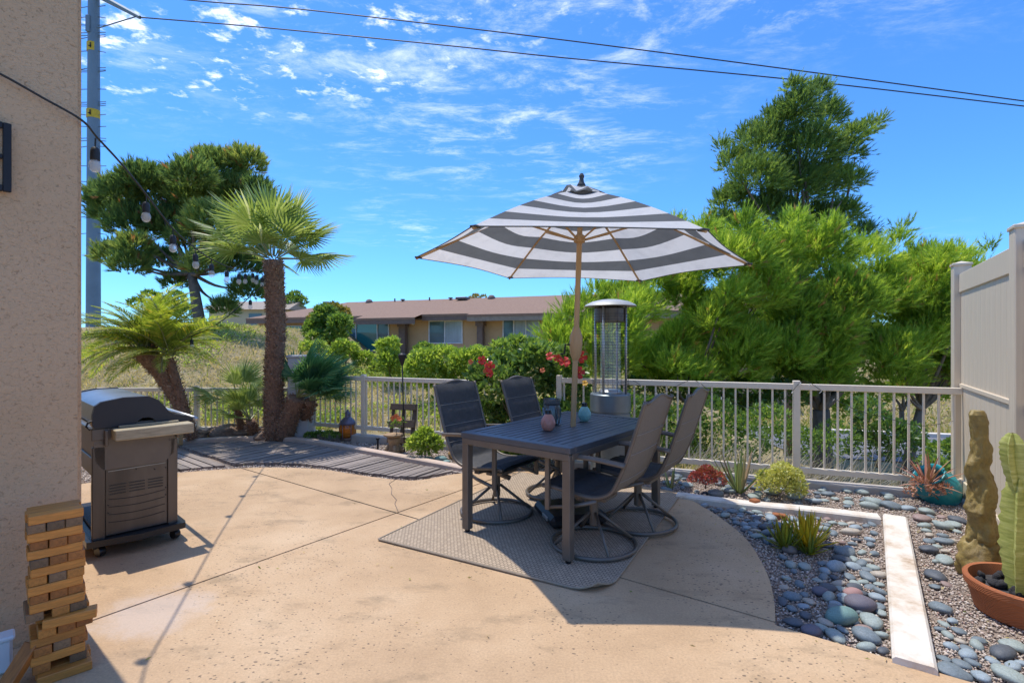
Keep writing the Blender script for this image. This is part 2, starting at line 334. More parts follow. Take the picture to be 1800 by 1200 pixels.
M['hedge'] = leafmat('hedge_leaf', [(0, (.12, .19, .03)), (.5, (.28, .38, .07)), (1, (.48, .54, .15))], .45, .45, .4)
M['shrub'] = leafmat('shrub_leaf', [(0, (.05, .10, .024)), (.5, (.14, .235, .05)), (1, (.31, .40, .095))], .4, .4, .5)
M['glossy'] = leafmat('hibiscus_leaf', [(0, (.04, .09, .025)), (.5, (.125, .21, .05)), (.85, (.25, .34, .085)), (1, (.42, .47, .18))], .35, .28, .6)
M['rustleaf'] = leafmat('rust_leaf', [(0, (.12, .14, .03)), (.5, (.26, .25, .05)), (1, (.34, .17, .08))], .35)
M['dry'] = leafmat('dry_grass', [(0, (.16, .20, .045)), (.2, (.27, .30, .075)), (.36, (.42, .35, .16)), (.7, (.52, .42, .25)), (1, (.62, .54, .38))], .3, .8, .1)
M['wisp'] = leafmat('grey_wisps', [(0, (.20, .18, .14)), (1, (.42, .38, .32))], .2, .8, .1)
M['yellowbush'] = leafmat('yellow_bush', [(0, (.22, .24, .05)), (.5, (.46, .46, .13)), (1, (.66, .64, .27))], .3, .4, .4)
M['redsucc'] = leafmat('red_succulent', [(0, (.18, .16, .05)), (.4, (.36, .08, .06)), (1, (.50, .12, .10))], .2, .4, .4)
M['aloe'] = leafmat('aloe', [(0, (.16, .22, .06)), (.6, (.29, .34, .11)), (1, (.36, .24, .14))], .1, .4, .4)
M['redaloe'] = leafmat('red_aloe', [(0, (.30, .20, .10)), (.5, (.42, .17, .11)), (1, (.48, .30, .22))], .1, .4, .4)
M['agave'] = leafmat('yellow_agave', [(0, (.20, .24, .04)), (.5, (.46, .42, .04)), (1, (.66, .50, .03))], .3, .4, .4)
M['red_petal'] = mat('red_petal', (.62, .035, .02), .5, 0, .25, 30); M['yellow_petal'] = mat('yellow_petal', (.75, .42, .05), .5)
M['orange_petal'] = mat('orange_petal', (.65, .16, .05), .5)
M['house_wall'] = mat('far_stucco', (.60, .39, .205), .9, 0, .06, 2); M['far_cream'] = mat('far_cream', (.52, .45, .28), .9, 0, .06, 2)
m, t, b = newmat('shingles'); L(t, ramp(t, tnoise(t, 9, 6, .8, (1, 1, 3)), [(.35, (.22, .13, .08)), (.65, (.33, .21, .14))]), b.inputs['Base Color']); b.inputs['Roughness'].default_value = .95; M['shingle'] = m
M['fascia'] = mat('brown_fascia', (.17, .115, .085), .7); M['fascia2'] = mat('tan_fascia', (.30, .235, .17), .7)
M['white_frame'] = mat('white_window_frame', (.70, .70, .68), .5)
m, t, b = newmat('far_glass'); b.inputs['Base Color'].default_value = (.03, .20, .19, 1); b.inputs['Roughness'].default_value = .08; b.inputs['Specular IOR Level'].default_value = .9; M['glass_teal'] = m
M['glass_pale'] = mat('curtained_glass', (.36, .43, .46), .12, 0, .25, 1.2, 0, 1, (3, 3, .4))
M['glass_blue'] = mat('dim_glass', (.10, .17, .20), .08, 0, .2, 1.2)
m, t, b = newmat('clear_glass'); b.inputs['Base Color'].default_value = (.9, .95, .95, 1); b.inputs['Roughness'].default_value = .04; b.inputs['Transmission Weight'].default_value = .0; b.inputs['Alpha'].default_value = .22; b.inputs['Specular IOR Level'].default_value = .8; M['glass'] = m
m, t, b = newmat('bulb_glass'); b.inputs['Base Color'].default_value = (.85, .83, .78, 1); b.inputs['Roughness'].default_value = .1; b.inputs['Alpha'].default_value = .38; M['bulb'] = m
M['heater_grey'] = mat('heater_grey', (.20, .235, .25), .4, .5, .15, 5); M['chrome'] = mat('brushed_steel', (.50, .50, .49), .42, .7, .08, 4)
M['teal'] = mat('teal_glaze', (.02, .27, .30), .25, 0, .25, 5); M['terracotta'] = None
m, t, b = newmat('terracotta'); tcn = N(t, 'ShaderNodeTexCoord'); wv = N(t, 'ShaderNodeTexWave', wave_type='BANDS', bands_direction='DIAGONAL'); L(t, tcn.outputs['Object'], wv.inputs[0]); wv.inputs['Scale'].default_value = 60; wv.inputs['Distortion'].default_value = 2
L(t, ramp(t, tnoise(t, 5, 4), [(.3, (.36, .105, .035)), (.7, (.47, .155, .055))]), b.inputs['Base Color']); b.inputs['Roughness'].default_value = .7; bump(t, b, wv.outputs[0], .5, .004); M['terracotta'] = m
M['lava'] = mat('lava_rock', (.05, .047, .05), .95, 0, .4, 30, 1, 60)
m, t, b = newmat('ochre_stone'); n = tnoise(t, 5, 7, .7, (1, 1, 1.4), dist=.7); L(t, ramp(t, n, [(.28, (.075, .055, .022)), (.42, (.24, .165, .05)), (.58, (.36, .255, .075)), (.75, (.46, .36, .15))]), b.inputs['Base Color']); b.inputs['Roughness'].default_value = .5; bump(t, b, tnoise(t, 22, 6, .7), .6, .012); M['ochre'] = m
m, t, b = newmat('cactus'); n = tnoise(t, 9, 5, .6, (1, 1, 7)); L(t, ramp(t, n, [(.3, (.30, .33, .06)), (.55, (.52, .53, .14)), (.75, (.66, .65, .26))]), b.inputs['Base Color']); b.inputs['Roughness'].default_value = .5; bump(t, b, n, .4, .006); M['cactus'] = m
M['rock'] = mat('brown_rock', (.25, .17, .12), .9, 0, .4, 8, .9, 25); M['tan_rock'] = mat('tan_rock', (.55, .38, .22), .8, 0, .2, 8, .4, 30)
M['brick'] = mat('rust_brick', (.34, .12, .045), .9, 0, .3, 30, .6, 60)
M['pink'] = mat('pink_ceramic', (.58, .24, .17), .35, 0, .25, 9); M['aqua'] = mat('aqua_ceramic', (.24, .48, .44), .3, 0, .15, 9)
M['smoke'] = mat('smoked_glass', (.12, .13, .13), .12, .1, .3, 30)
m, t, b = newmat('amber_glass'); b.inputs['Base Color'].default_value = (.75, .22, .02, 1); b.inputs['Roughness'].default_value = .15; b.inputs['Transmission Weight'].default_value = .4; M['amber'] = m
M['violet_metal'] = mat('violet_grey_metal', (.19, .17, .22), .4, .4, .3, 12)
M['clay'] = mat('clay', (.34, .22, .12), .8, 0, .3, 14, .5, 40)
M['steel_pole'] = mat('galvanised_blue', (.17, .235, .28), .6, .2, .12, 1.2); M['yellow_paint'] = mat('yellow_paint', (.62, .42, .03), .7)
M['cable'] = mat('cable', (.025, .025, .025), .6); M['cable_pale'] = mat('pale_cable', (.30, .27, .21), .6)
M['asphalt'] = mat('asphalt', (.16, .16, .17), .95, 0, .2, 3)
m, t, b = newmat('soil'); L(t, ramp(t, tnoise(t, .9, 8, .7), [(.3, (.17, .145, .06)), (.5, (.34, .265, .13)), (.7, (.44, .36, .2))]), b.inputs['Base Color']); b.inputs['Roughness'].default_value = .98; bump(t, b, tnoise(t, 18, 5, .7), 1, .04); M['soil'] = m
M['white_plastic'] = mat('white_plastic', (.72, .72, .71), .5, 0, .05)
M['pilaster'] = mat('pale_stucco', (.58, .57, .55), .9, 0, .08, 4, .4, 60)
def IN(poly, x, y):
    c = False; n = len(poly); j = n - 1
    for i in range(n):
        xi, yi = poly[i][0], poly[i][1]; xj, yj = poly[j][0], poly[j][1]
        if (yi > y) != (yj > y) and x < (xj - xi) * (y - yi) / (yj - yi) + xi: c = not c
        j = i
    return c
def cliphalf(poly, p, n):
    "keep the side of the line through p where (q-p).n >= 0"
    o = []; m = len(poly)
    for i in range(m):
        a, b = poly[i], poly[(i + 1) % m]; da = (a - p).dot(n); db = (b - p).dot(n)
        if da >= 0: o.append(a)
        if (da >= 0) != (db >= 0): o.append(a + (b - a) * (da / (da - db)))
    return o
# ================================================================== the setting
def sm(x): x = max(0.0, min(1.0, x)); return x * x * (3 - 2 * x)
def terrain(x, y):
    p = Vector((x, y, 0)) - Vector((-.6, 6.85, 0)); d = p.dot(Vector((.365, .931, 0))); s = p.dot(FD)
    right = sm((s + .5) / 4.5)
    bs = float(np.interp(s, [-11, -9, -8, -7, -5.5, -4, -2], [2.05, 1.9, 1.4, .85, .5, .38, .25])); left = bs * (.45 * sm(d / 2.5) + .55 * sm((d - .5) / 6.0))
    left -= max(0, bs - .35) * sm((d - 4.2) / 4) * sm((x + 10.5) / 3)
    rt = -1.7 * sm((d + .9) / 7.0)
    h = left * (1 - right) + rt * right
    h += right * sm((d - 17) / 14) * 4.2 * sm((s - 3) / 8)
    h += .07 * mnoise.noise(Vector((x * .9, y * .9, 0))) * sm(d / 1.5) * (1 - right)
    return h - .10
xs = np.concatenate([[-900, -300, -120, -70], np.arange(-45, 45.1, .6), [70, 120, 300, 900]]); ys = np.concatenate([[-300, -60, -20], np.arange(-8, 60.1, .6), [80, 120, 300, 1200]])
g = MB(); g.grid([[Vector((x, y, terrain(x, y))) for x in xs] for y in ys]); tag(g.build('ground', M['soil'], smooth='all'), kind='structure')
# planting bed sheets
right_bed = [(.55, 5.6), (1.0, 5.9), (4.35, 4.75), (3.2, 2.4), (3.0, .8), (1.2, 1.6), (1.0, 4.6)]
g = MB(); g.add([(x, y, -.035) for x, y in right_bed], [tuple(range(len(right_bed)))[::-1]]); tag(g.build('gravel_bed', M['gravelbase']), kind='structure')
left_bed = [(-7.5, 7.75), (-2.9, 7.65), (.3, 6.45), (.9, 5.8), (.9, 4.8), (-.5, 5.2), (-7.5, 5.2)]
g = MB(); g.add([(x, y, -.04) for x, y in left_bed], [tuple(range(len(left_bed)))[::-1]]); tag(g.build('gravel_bed', M['gravelbase']), kind='structure')
# patio slab, cut in four by the two joints
arc = [G(1195, 866), G(1225, 884), G(1260, 905), G(1310, 945), G(1345, 1000), G(1360, 1050), G(1363, 1098)]
back = [G(60, 862), G(200, 842), G(305, 831), G(400, 824), G(470, 821), G(560, 824), G(650, 837), G(725, 844), G(790, 834), G(830, 829)]
hidden = [Vector((.0, 5.55, 0)), Vector((.6, 5.45, 0)), Vector((1.2, 5.0, 0))]
outline = spline(back, 5) + spline(hidden + arc, 6)[3:]
e = outline[-1]; outline += [e + V * 1.9, e + V * 1.9 - U * 3, Vector((-3.2, -1.5, 0)), Vector((-5.0, 1.0, 0))]
outline = [Vector((p.x, p.y, 0)) for p in outline]
patio_poly = [(p.x, p.y) for p in outline]
patio = thing('patio', None, None); tag(patio, kind='structure')
J = G(697, 901)
gap = .007
for su in (1, -1):
    for sv in (1, -1):
        pl = cliphalf(cliphalf(outline, J + V * gap * su, V * su), J + U * gap * sv, U * sv)
        g = MB(); g.prism(list(reversed(pl)) if False else pl, -.11, 0); me = g.mesh('slab', M['patio'])
        bm = bmesh.new(); bm.from_mesh(me); bmesh.ops.recalc_face_normals(bm, faces=bm.faces); bmesh.ops.triangulate(bm, faces=[f for f in bm.faces if len(f.verts) > 4]); bm.to_mesh(me); bm.free()
        mk('slab', me, patio)
# hairline crack in the slab
crack = [G(x, y, .001) for x, y in ((700, 899), (694, 885), (697, 878), (688, 868), (689, 858), (684, 850), (697, 841))]
ck = MB(); ck.tube(crack, .0025, 4); ck.build('crack', M['black_plastic'], patio)
# ---- plank path
curb_line = spline([G(250, 786), G(320, 778), G(400, 772), G(480, 771), G(540, 775), G(600, 785), G(660, 796), G(720, 807), G(775, 817), G(820, 826)], 6)
deck_back = [p + Vector((0, -.13, 0)) for p in curb_line]
deck_front = spline([G(230, 832), G(305, 824), G(400, 816), G(470, 812), G(560, 817), G(650, 830), G(725, 837), G(775, 830), G(806, 822)], 6)
deck_poly = [Vector((p.x, p.y, 0)) for p in deck_front] + [Vector((p.x, p.y, 0)) for p in reversed(deck_back)]
deck = thing('plank_path', None, None); tag(deck, kind='structure')
def hits(p, d, poly):
    o = []; n2 = Vector((-d.y, d.x, 0))
    for i in range(len(poly)):
        a, b = poly[i], poly[(i + 1) % len(poly)]; da = (a - p).dot(n2); db = (b - p).dot(n2)
        if (da >= 0) != (db >= 0): o.append((a + (b - a) * (da / (da - db)) - p).dot(d))
    return sorted(o)
def planks(poly, d, pw, origin):
    n2 = Vector((-d.y, d.x, 0)); q = [(p - origin).dot(n2) for p in poly]; k = math.floor(min(q) / pw)
    while k * pw < max(q):
        A = origin + n2 * (k * pw + .016); B = origin + n2 * ((k + 1) * pw)
        ha, hb = hits(A, d, poly), hits(B, d, poly); k += 1
        if len(ha) < 2 and len(hb) < 2: continue
        if len(ha) < 2: ha = [sum(hb[:2]) / 2] * 2
        if len(hb) < 2: hb = [sum(ha[:2]) / 2] * 2
        j0, j1 = random.uniform(-.006, .006), random.uniform(-.006, .006); z = random.uniform(-.022, -.010)
        qd = [A + d * (ha[0] + j0), A + d * (ha[-1] + j1), B + d * (hb[-1] + j1), B + d * (hb[0] + j0)]
        c = sum(qd, Vector()) / 4; an = math.atan2(d.y, d.x); Ri = Matrix.Rotation(-an, 3, 'Z')
        g = MB(); g.prism([Ri @ (p - c) for p in reversed(qd)], -.035, .012)
        me = g.mesh('plank', M['deck']); bm = bmesh.new(); bm.from_mesh(me); bmesh.ops.recalc_face_normals(bm, faces=bm.faces); bm.to_mesh(me); bm.free()
        o = mk('plank', me, deck); o.location = c + Vector((0, 0, z)); o.rotation_euler = (0, 0, an)
div0, div1 = G(318, 786), G(410, 817); dn2 = (div1 - div0).normalized(); dperp = Vector((-dn2.y, dn2.x, 0))
planks(cliphalf(deck_poly, div0 + dperp * .05, dperp), Vector((.53, .848, 0)).normalized(), .08, G(560, 817))
planks(cliphalf(deck_poly, div0 - dperp * .05, -dperp), dn2, .1, div0 - dperp * .05)
planks(cliphalf(cliphalf(deck_poly, div0 - dperp * .045, dperp), div0 + dperp * .045, -dperp), dn2, .2, div0 - dperp * .07)
def ribbon(name, pts, wd, z0, z1, material, ch=.012):
    g = MB(); rows = []
    for i, p in enumerate(pts):
        d = (pts[min(i + 1, len(pts) - 1)] - pts[max(i - 1, 0)]); d.z = 0; d.normalize(); s = Vector((-d.y, d.x, 0)); h = wd / 2
        rows.append([Vector((p.x, p.y, 0)) + s * a + Vector((0, 0, z)) for a, z in ((-h, z0), (-h, z1 - ch), (-h + ch, z1), (h - ch, z1), (h, z1 - ch), (h, z0))])
    g.grid([list(r) for r in rows]); n = 6
    g.f.append(tuple(range(n))); g.mi.append(0); k = (len(rows) - 1) * n; g.f.append(tuple(range(k, k + n))); g.mi.append(0)
    me = g.mesh(name, material, True); bm = bmesh.new(); bm.from_mesh(me); bmesh.ops.recalc_face_normals(bm, faces=bm.faces); bm.to_mesh(me); bm.free()
    return tag(mk(name, me), kind='structure')
ribbon('kerb', curb_line, .11, -.09, .035, M['kerb2'])
K0, K1 = G(1573, 906, .03), G(1608, 1163, .03)
ribbon('kerb', [K0 + U * .02, (K0 + K1) / 2, K1], .155, -.09, .03, M['kerb'])
bk = spline([G(1190, 866, .03), G(1300, 880, .03), G(1430, 892, .03), G(1545, 905, .03)], 6)
ribbon('kerb', bk, .13, -.09, .028, M['kerb'])
# the road and verge below the fence
RZ = -1.8
g = MB(); g.add([(8, 14.2, RZ + .03), (45, 3.0, RZ + .03), (45, 8.6, RZ + .03), (8, 18.6, RZ + .03)], [(0, 1, 2, 3)]); tag(g.build('road', M['asphalt']), kind='structure')
ribbon('kerb', [Vector((8, 18.7, 0)), Vector((45, 8.7, 0))], .25, RZ - .2, RZ + .15, M['kerb'])

# ================================================================== house and fences
HC = Vector((-2.13, 2.54, 0))
hs = thing('stucco_house', 'tan stucco house wall filling the left edge of the patio', 'house', HC)
P4 = [Vector((0, 0, 0)), -U * 6, -U * 6 - V * 5, -V * 5]
g = MB(); g.prism(list(reversed(P4)), -.1, 3.4); me = g.mesh('wall', M['stucco']); bm = bmesh.new(); bm.from_mesh(me); bmesh.ops.recalc_face_normals(bm, faces=bm.faces); bmesh.ops.bevel(bm, geom=[e for e in bm.edges if abs(e.verts[0].co.z - e.verts[1].co.z) > 1], offset=.02, segments=3, affect='EDGES'); bm.to_mesh(me); bm.free(); mk('wall', me, hs)
RWALL = Matrix(((U.x, -V.x, 0), (U.y, -V.y, 0), (0, 0, 1)))
def wallpt(px, py):
    "point on the house wall face"
    k = (px - 900) / 900; # X=k*Y ; (X-HC).V=0
    Y = (HC.x * V.x + HC.y * V.y) / (k * V.x + V.y); return Vector((k * Y, Y, CAMH + (600 - py) * Y / 900))
wa, wb = wallpt(17, 222), wallpt(17, 341)
wg = thing('iron_wall_frame', 'dark iron frame hung on the tan stucco wall', 'wall decor', Vector((wa.x, wa.y, wb.z)))
hgt = wa.z - wb.z
for (cx, cz, lx, lz) in ((-.014, hgt / 2, .028, hgt), (-.45, hgt / 2, .028, hgt), (-.232, .014, .408, .028), (-.232, hgt - .014, .408, .028), (-.232, hgt * .5, .408, .02), (-.2, hgt / 2, .016, hgt - .056)):
    g = MB(); g.box(Vector((0, 0, cz)) + U * cx + V * .03, (lx, .02 if lx > .3 or cx != -.232 else .02, lz), RWALL, .003); g.build('bar', M['iron'], wg)
def fence(name, a, b, z0, z1, npick, posts, label, top_w=.055, pick_w=.018):
    a = Vector((a.x, a.y, 0)); b = Vector((b.x, b.y, 0)); d = (b - a); ln = d.length; d.normalize(); an = math.atan2(d.y, d.x)
    f = thing(name, label, 'fence', (a.x, a.y, z0), an)
    for nm, zz, hh in (('top_rail', z1 - z0 - .03, .06), ('bottom_rail', .10, .055)):
        g = MB(); g.box((ln / 2, 0, zz), (ln, .045, hh), None, .004); g.build(nm, M['white_metal'], f)
    h = z1 - z0 - .06 - .1275; pm = MB().box((0, 0, 0), (pick_w, pick_w, h), None, .002).mesh('picket', M['white_metal'])
    for i in range(npick):
        x = (i + .5) * ln / npick
        if any(abs(x - q * ln) < .045 for q in posts): continue
        mk('picket', pm, f).location = (x, 0, .1275 + h / 2)
    qm = MB().box((0, 0, (z1 - z0 + .03) / 2), (.062, .062, z1 - z0 + .03), None, .004).mesh('post', M['white_metal'])
    for q in posts: mk('post', qm, f).location = (q * ln, 0, 0)
    return f
FRa, FRb = G(1105, 600 + 900 * .419 / 5.66, .981), None
fa = Vector((1.29, 5.66, 0)); fb = Vector((4.06, 4.62, 0))
fr = fence('metal_fence', Vector((.55, 5.94, 0)), fb, .03, .981, 33, [0, .648], 'cream metal picket fence beside the pebble bed, below the pines')
fl = fence('metal_fence', Vector((-3.0, 7.72, 0)), Vector((.3, 6.40, 0)), .06, .895, 38, [.262, .985], 'white metal picket fence behind the torch and amber lantern')
ff = fence('metal_fence', Vector((-6.3, 7.78, 0)), Vector((-3.28, 7.78, 0)), -.02, .70, 34, [.5], 'low picket fence behind the leaning palm and the grill')
# footings under the fences
def footing(a, b, wd, z0, z1, label):
    pts = [a, (a + b) / 2, b]; o = ribbon('fence_footing', pts, wd, z0, z1, M['footing'], .008); del o['kind']; return tag(o, label, 'footing')
footing(Vector((.55, 5.94, 0)), fb, .15, -.1, .03, 'low concrete footing under the cream fence by the pebbles')
footing(Vector((-3.0, 7.72, 0)), Vector((.3, 6.40, 0)), .16, -.1, .06, 'low concrete footing under the white fence behind the torch')
pp = thing('pilaster', 'white stucco pilaster behind the palm trunk', 'pillar', (-3.12, 7.6, -.1)); MB().box((0, 0, .63), (.30, .30, 1.26), None, .01).build('shaft', M['pilaster'], pp); MB().box((0, 0, 1.28), (.33, .33, .04), None, .008).build('cap', M['pilaster'], pp)
# vinyl privacy fence on the right
VD = Vector((-.528, -.849, 0)).normalized(); VP0 = Vector((4.14, 4.72, 0)); van = math.atan2(VD.y, VD.x)
vf = thing('vinyl_fence', 'tall tan vinyl privacy fence on the right edge', 'fence', VP0, van)
for q in (0, 1.84, 3.68):
    MB().box((q, 0, 1.02), (.127, .127, 2.16), None, .006).build('post', M['vinyl'], vf)
    g = MB(); g.box((q, 0, 2.105), (.145, .145, .025), None, .005); g.add([(q - .06, -.06, 2.117), (q + .06, -.06, 2.117), (q + .06, .06, 2.117), (q - .06, .06, 2.117), (q, 0, 2.14)], [(0, 1, 4), (1, 2, 4), (2, 3, 4), (3, 0, 4)]); g.build('post_cap', M['vinyl'], vf)
for q in (0, 1.84):
    MB().box((q + .92, 0, 1.93), (1.713, .05, .17), None, .005).build('top_rail', M['vinyl'], vf)
    MB().box((q + .92, 0, .09), (1.713, .05, .14), None, .005).build('bottom_rail', M['vinyl'], vf)
    MB().box((q + .92, 0, 1.0), (1.713, .048, .035), None, .004).build('middle_rail', M['vinyl'], vf)
    bmx = MB().box((0, 0, 0), (.139, .022, 1.70), None, .004).mesh('board', M['vinyl'])
    for i in range(12): mk('board', bmx, vf).location = (q + .0635 + (i + .5) * 1.713 / 12, 0, 1.0)

# ================================================================== dining set
TC = Vector((.44, 4.02, 0)); TL = Vector((.62, .785, 0)).normalized(); TW = Vector((TL.y, -TL.x, 0)); tan_ = math.atan2(TL.y, TL.x)
rug_o = Vector((.41, 4.02, 0))
# rug: local x across, y along; the near right corner curls up
rug = None
rfl, rfr, rbr = G(665, 950), G(1062, 1050), G(1207, 873)
rx = (rfr - rfl); rw = rx.length; rx.normalize(); ry = Vector((-rx.y, rx.x, 0)); rl = 2.12
g = MB(); nx, ny = 34, 40; top = []; 
for j in range(ny + 1):
    row = []
    for i in range(nx + 1):
        x = i / nx * rw; y = j / ny * rl; z = .012
        c = (rw - x) + y * .9                       # curl distance from the near right corner
        if c < .20: k = (.20 - c) / .20; z += .05 * k ** 1.6; x -= .05 * k * k; y += .035 * k * k
        z += .002 * math.sin(x * 7) * math.sin(y * 5)
        row.append(Vector((x, y, z)))
    top.append(row)
g.grid(top); g.cur = 1; g.grid([[p - Vector((0, 0, .008)) for p in reversed(r)] for r in top])
def edge(pts): g.grid([[p + Vector((0, 0, .001)) for p in pts], [p - Vector((0, 0, .0085)) for p in pts]])
edge(top[0]); edge(list(reversed(top[-1]))); edge([r[0] for r in reversed(top)]); edge([r[-1] for r in top])
rugo = thing('rug', 'woven taupe outdoor rug under the dining set, one corner curled', 'rug', rfl, math.atan2(rx.y, rx.x))
g.build('weave', [M['rug'], M['rugback']], rugo, 'all')
g = MB()
for pts in (top[0][:-2], [r[0] for r in top], [r[-1] for r in top][3:]): g.tube([p + Vector((0, 0, .001)) for p in pts], .006, 5)
g.build('binding', M['rugback'], rugo)
# table
tb = thing('patio_table', 'dark slatted metal table with a hole for the umbrella', 'table', (TC.x, TC.y, .013), tan_ )
TLn, TWd, TH = 1.446, .935, .727
for sx in (-1, 1):
    MB().box((sx * (TLn / 2 - .035), 0, TH - .02), (.07, TWd, .04), None, .004).build('end_rail', M['table'], tb)
    MB().box((sx * (TLn / 2 - .012), 0, TH - .063), (.02, TWd - .02, .045), None, .003).build('apron', M['frame'], tb)
for sy in (-1, 1):
    MB().box((0, sy * (TWd / 2 - .03), TH - .02), (TLn - .14, .06, .0395), None, .004).build('side_rail', M['table'], tb)
    MB().box((0, sy * (TWd / 2 - .012), TH - .063), (TLn - .07, .02, .0445), None, .003).build('apron', M['frame'], tb)
ns = 13; sw = (TWd - .12) / ns
sm_ = MB().box((0, 0, 0), (TLn - .141, sw - .013, .018), None, .004).mesh('slat', M['table'])
for i in range(ns): mk('slat', sm_, tb).location = (0, -TWd / 2 + .06 + (i + .5) * sw, TH - .0135)
g = MB()
for k in (-1, 0, 1): g.box((k * .45, 0, TH - .038), (.04, TWd - .1, .025))
g.build('cross_bar', M['frame'], tb)
for sx in (-1, 1):
    for sy in (-1, 1):
        lg = MB().box((sx * (TLn / 2 - .035), sy * (TWd / 2 - .035), (TH - .05) / 2 + .01), (.058, .058, TH - .07), None, .004).build('leg', M['frame'], tb)
        MB().lathe([(.018, 0), (.02, .012)], 10, (sx * (TLn / 2 - .035), sy * (TWd / 2 - .035), 0)).build('foot', M['black_plastic'], lg)
# chairs
prof = spline([(0, -.455, 1.03), (0, -.40, .86), (0, -.335, .66), (0, -.275, .52), (0, -.225, .445), (0, -.13, .405), (0, .0, .405), (0, .15, .425), (0, .255, .425)], 5)
def make_chair(label):
    c = thing('swivel_chair', label, 'chair', group='dining chairs')
    bs = MB(); bs.ring((0, 0, .018), .285, .0145, 48, 8); bs.build('base_ring', M['frame'], c, 'all')
    g = MB()
    for k in range(4):
        a = R(45 + 90 * k); g = MB(); g.tube([(.03 * math.cos(a), .03 * math.sin(a), .225), (.28 * math.cos(a), .28 * math.sin(a), .022)], .0115, 8); g.build('base_spoke', M['frame'], c, 'all')
    g = MB(); g.lathe([(.02, .13), (.03, .14), (.03, .30), (.036, .30), (.036, .335)], 14); g.build('swivel_post', M['frame'], c, True)
    g = MB(); g.box((0, 0, .345), (.20, .26, .025), None, .004); g.box((0, -.02, .37), (.46, .05, .03), None, .004); g.box((0, .10, .375), (.46, .05, .025), None, .004)
    g.tube([(0, -.05, .33), (0, .13, .30)], .022, 8); g.build('swivel_plate', M['frame'], c)
    for s in (-1, 1):
        g = MB(); g.tube([p + Vector((s * .255, 0, 0)) for p in prof], .0155, 8, flat=.8); g.build('side_rail', M['frame'], c, 'all')
        ar = spline([(s * .275, -.335, .635), (s * .285, -.1, .655), (s * .287, .10, .648), (s * .285, .19, .63)], 4)
        ao = MB(); ao.tube(ar, .019, 8, flat=.7); ao = ao.build('armrest', M['frame'], c, 'all')
        g = MB(); g.box((s * .283, .20, .46), (.026, .034, .36), None, .004); g.build('arm_post', M['frame'], c)
        g = MB(); g.tube([(s * .28, .20, .295), (s * .27, .02, .33), (s * .26, -.14, .385)], .014, 6); g.build('stretcher', M['frame'], c, 'all')
    tb_ = [Vector((x, -.455 - .004, 1.015 + .035 * math.cos(x / .24 * math.pi / 2 * 1.0) ** 2)) for x in np.linspace(-.24, .24, 13)]
    g = MB(); g.tube(tb_, .011, 6); g.build('top_rail', M['frame'], c, 'all')
    # sling: outer fabric face and the dark padded face
    ln = [0]
    for i in range(1, len(prof)): ln.append(ln[-1] + (prof[i] - prof[i - 1]).length)
    rows = []; pads = []; nb = len(prof)
    for i, p in enumerate(prof):
        d = (prof[min(i + 1, nb - 1)] - prof[max(i - 1, 0)]).normalized(); nn = Vector((0, -d.z, d.y)); nn = nn if nn.z + nn.y > 0 else -nn
        r1, r2 = [], []
        for k in range(9):
            x = -.245 + .49 * k / 8; e = 1 - abs(k - 4) / 4
            q = p + Vector((x, 0, 0)) - nn * .008 * (e ** .5)
            if i == 0: q.z += .03 * math.cos(x / .245 * math.pi / 2) ** 2
            chn = abs(math.sin(math.pi * ln[i] / .165))
            r1.append(q - nn * .006); r2.append(q + nn * (.002 + .030 * (chn ** .45) * min(1, e * 3)))
        rows.append(r1); pads.append(r2)
    g = MB(); g.grid(rows); g.build('sling', M['slingback'], c, 'all')
    g = MB(); g.grid([list(reversed(r)) for r in pads]); g.build('padding', M['pad'], c, 'all')
    for q in (.165, .33, .495):
        i = min(range(nb), key=lambda k: abs(ln[k] - q)); g = MB(); g.tube([v + Vector((0, .004, .001)) for v in pads[i]], .0028, 4); g.build('crease', M['seam'], c)
    for q in (.2, .365, .53):
        i = min(range(nb), key=lambda k: abs(ln[k] - q)); g = MB(); g.tube([v + Vector((0, -.002, 0)) for v in rows[i]], .0022, 4); g.build('seam', M['seam'], c)
    return c
def copy_tree(o, parent=None):
    c = o.copy(); COL.objects.link(c); c.parent = parent
    for ch in o.children: copy_tree(ch, c)
    return c
chairs = [((.56, 3.50), 4, 'grey swivel chair with its back to us beside the near right table leg'),
          ((.965, 3.925), 4, 'grey swivel chair nearest the pebble bed, far end of the right side'),
          ((-.125, 4.163), 182, 'swivel chair with dark padded back, left of the table near the plank path'),
          ((.42, 4.67), 184, 'swivel chair behind the table in front of the hibiscus bush')]
face = math.atan2(-TW.y, -TW.x) - math.pi / 2      # right-hand chairs look across the table
ch0 = None
for (xy, dr, lab) in chairs:
    o = make_chair(lab) if ch0 is None else copy_tree(ch0)
    ch0 = ch0 or o; o.location = (xy[0], xy[1], .013); o.rotation_euler = (0, 0, face + R(dr)); o['label'] = lab
# umbrella
ub = thing('patio_umbrella', 'striped charcoal and white umbrella standing in the table', 'umbrella', (.455, 4.02, .013)); ub.rotation_euler = (R(-.3), R(2.0), 0)
g = MB(); g.tube([(0, 0, .10), (0, 0, 2.63)], .0215, 14); g.build('pole', M['polewood'], ub, True)
g = MB(); g.lathe([(.024, 1.24), (.045, 1.29), (.052, 1.36), (.05, 1.43), (.024, 1.50)], 14); ch_ = g.build('crank_housing', M['polewood'], ub, True)
g = MB(); g.tube([(-.045, 0, 1.36), (-.085, -.02, 1.36), (-.09, -.02, 1.29), (-.12, -.03, 1.285)], .008, 6); g.build('crank_handle', M['iron'], ch_)
g = MB(); g.lathe([(.026, 2.16), (.045, 2.17), (.045, 2.215), (.026, 2.23)], 14); g.build('hub', M['polewood'], ub, True)
URT, UZ0, UZ1 = 1.315, 2.02, 2.575; a0 = R(-5)
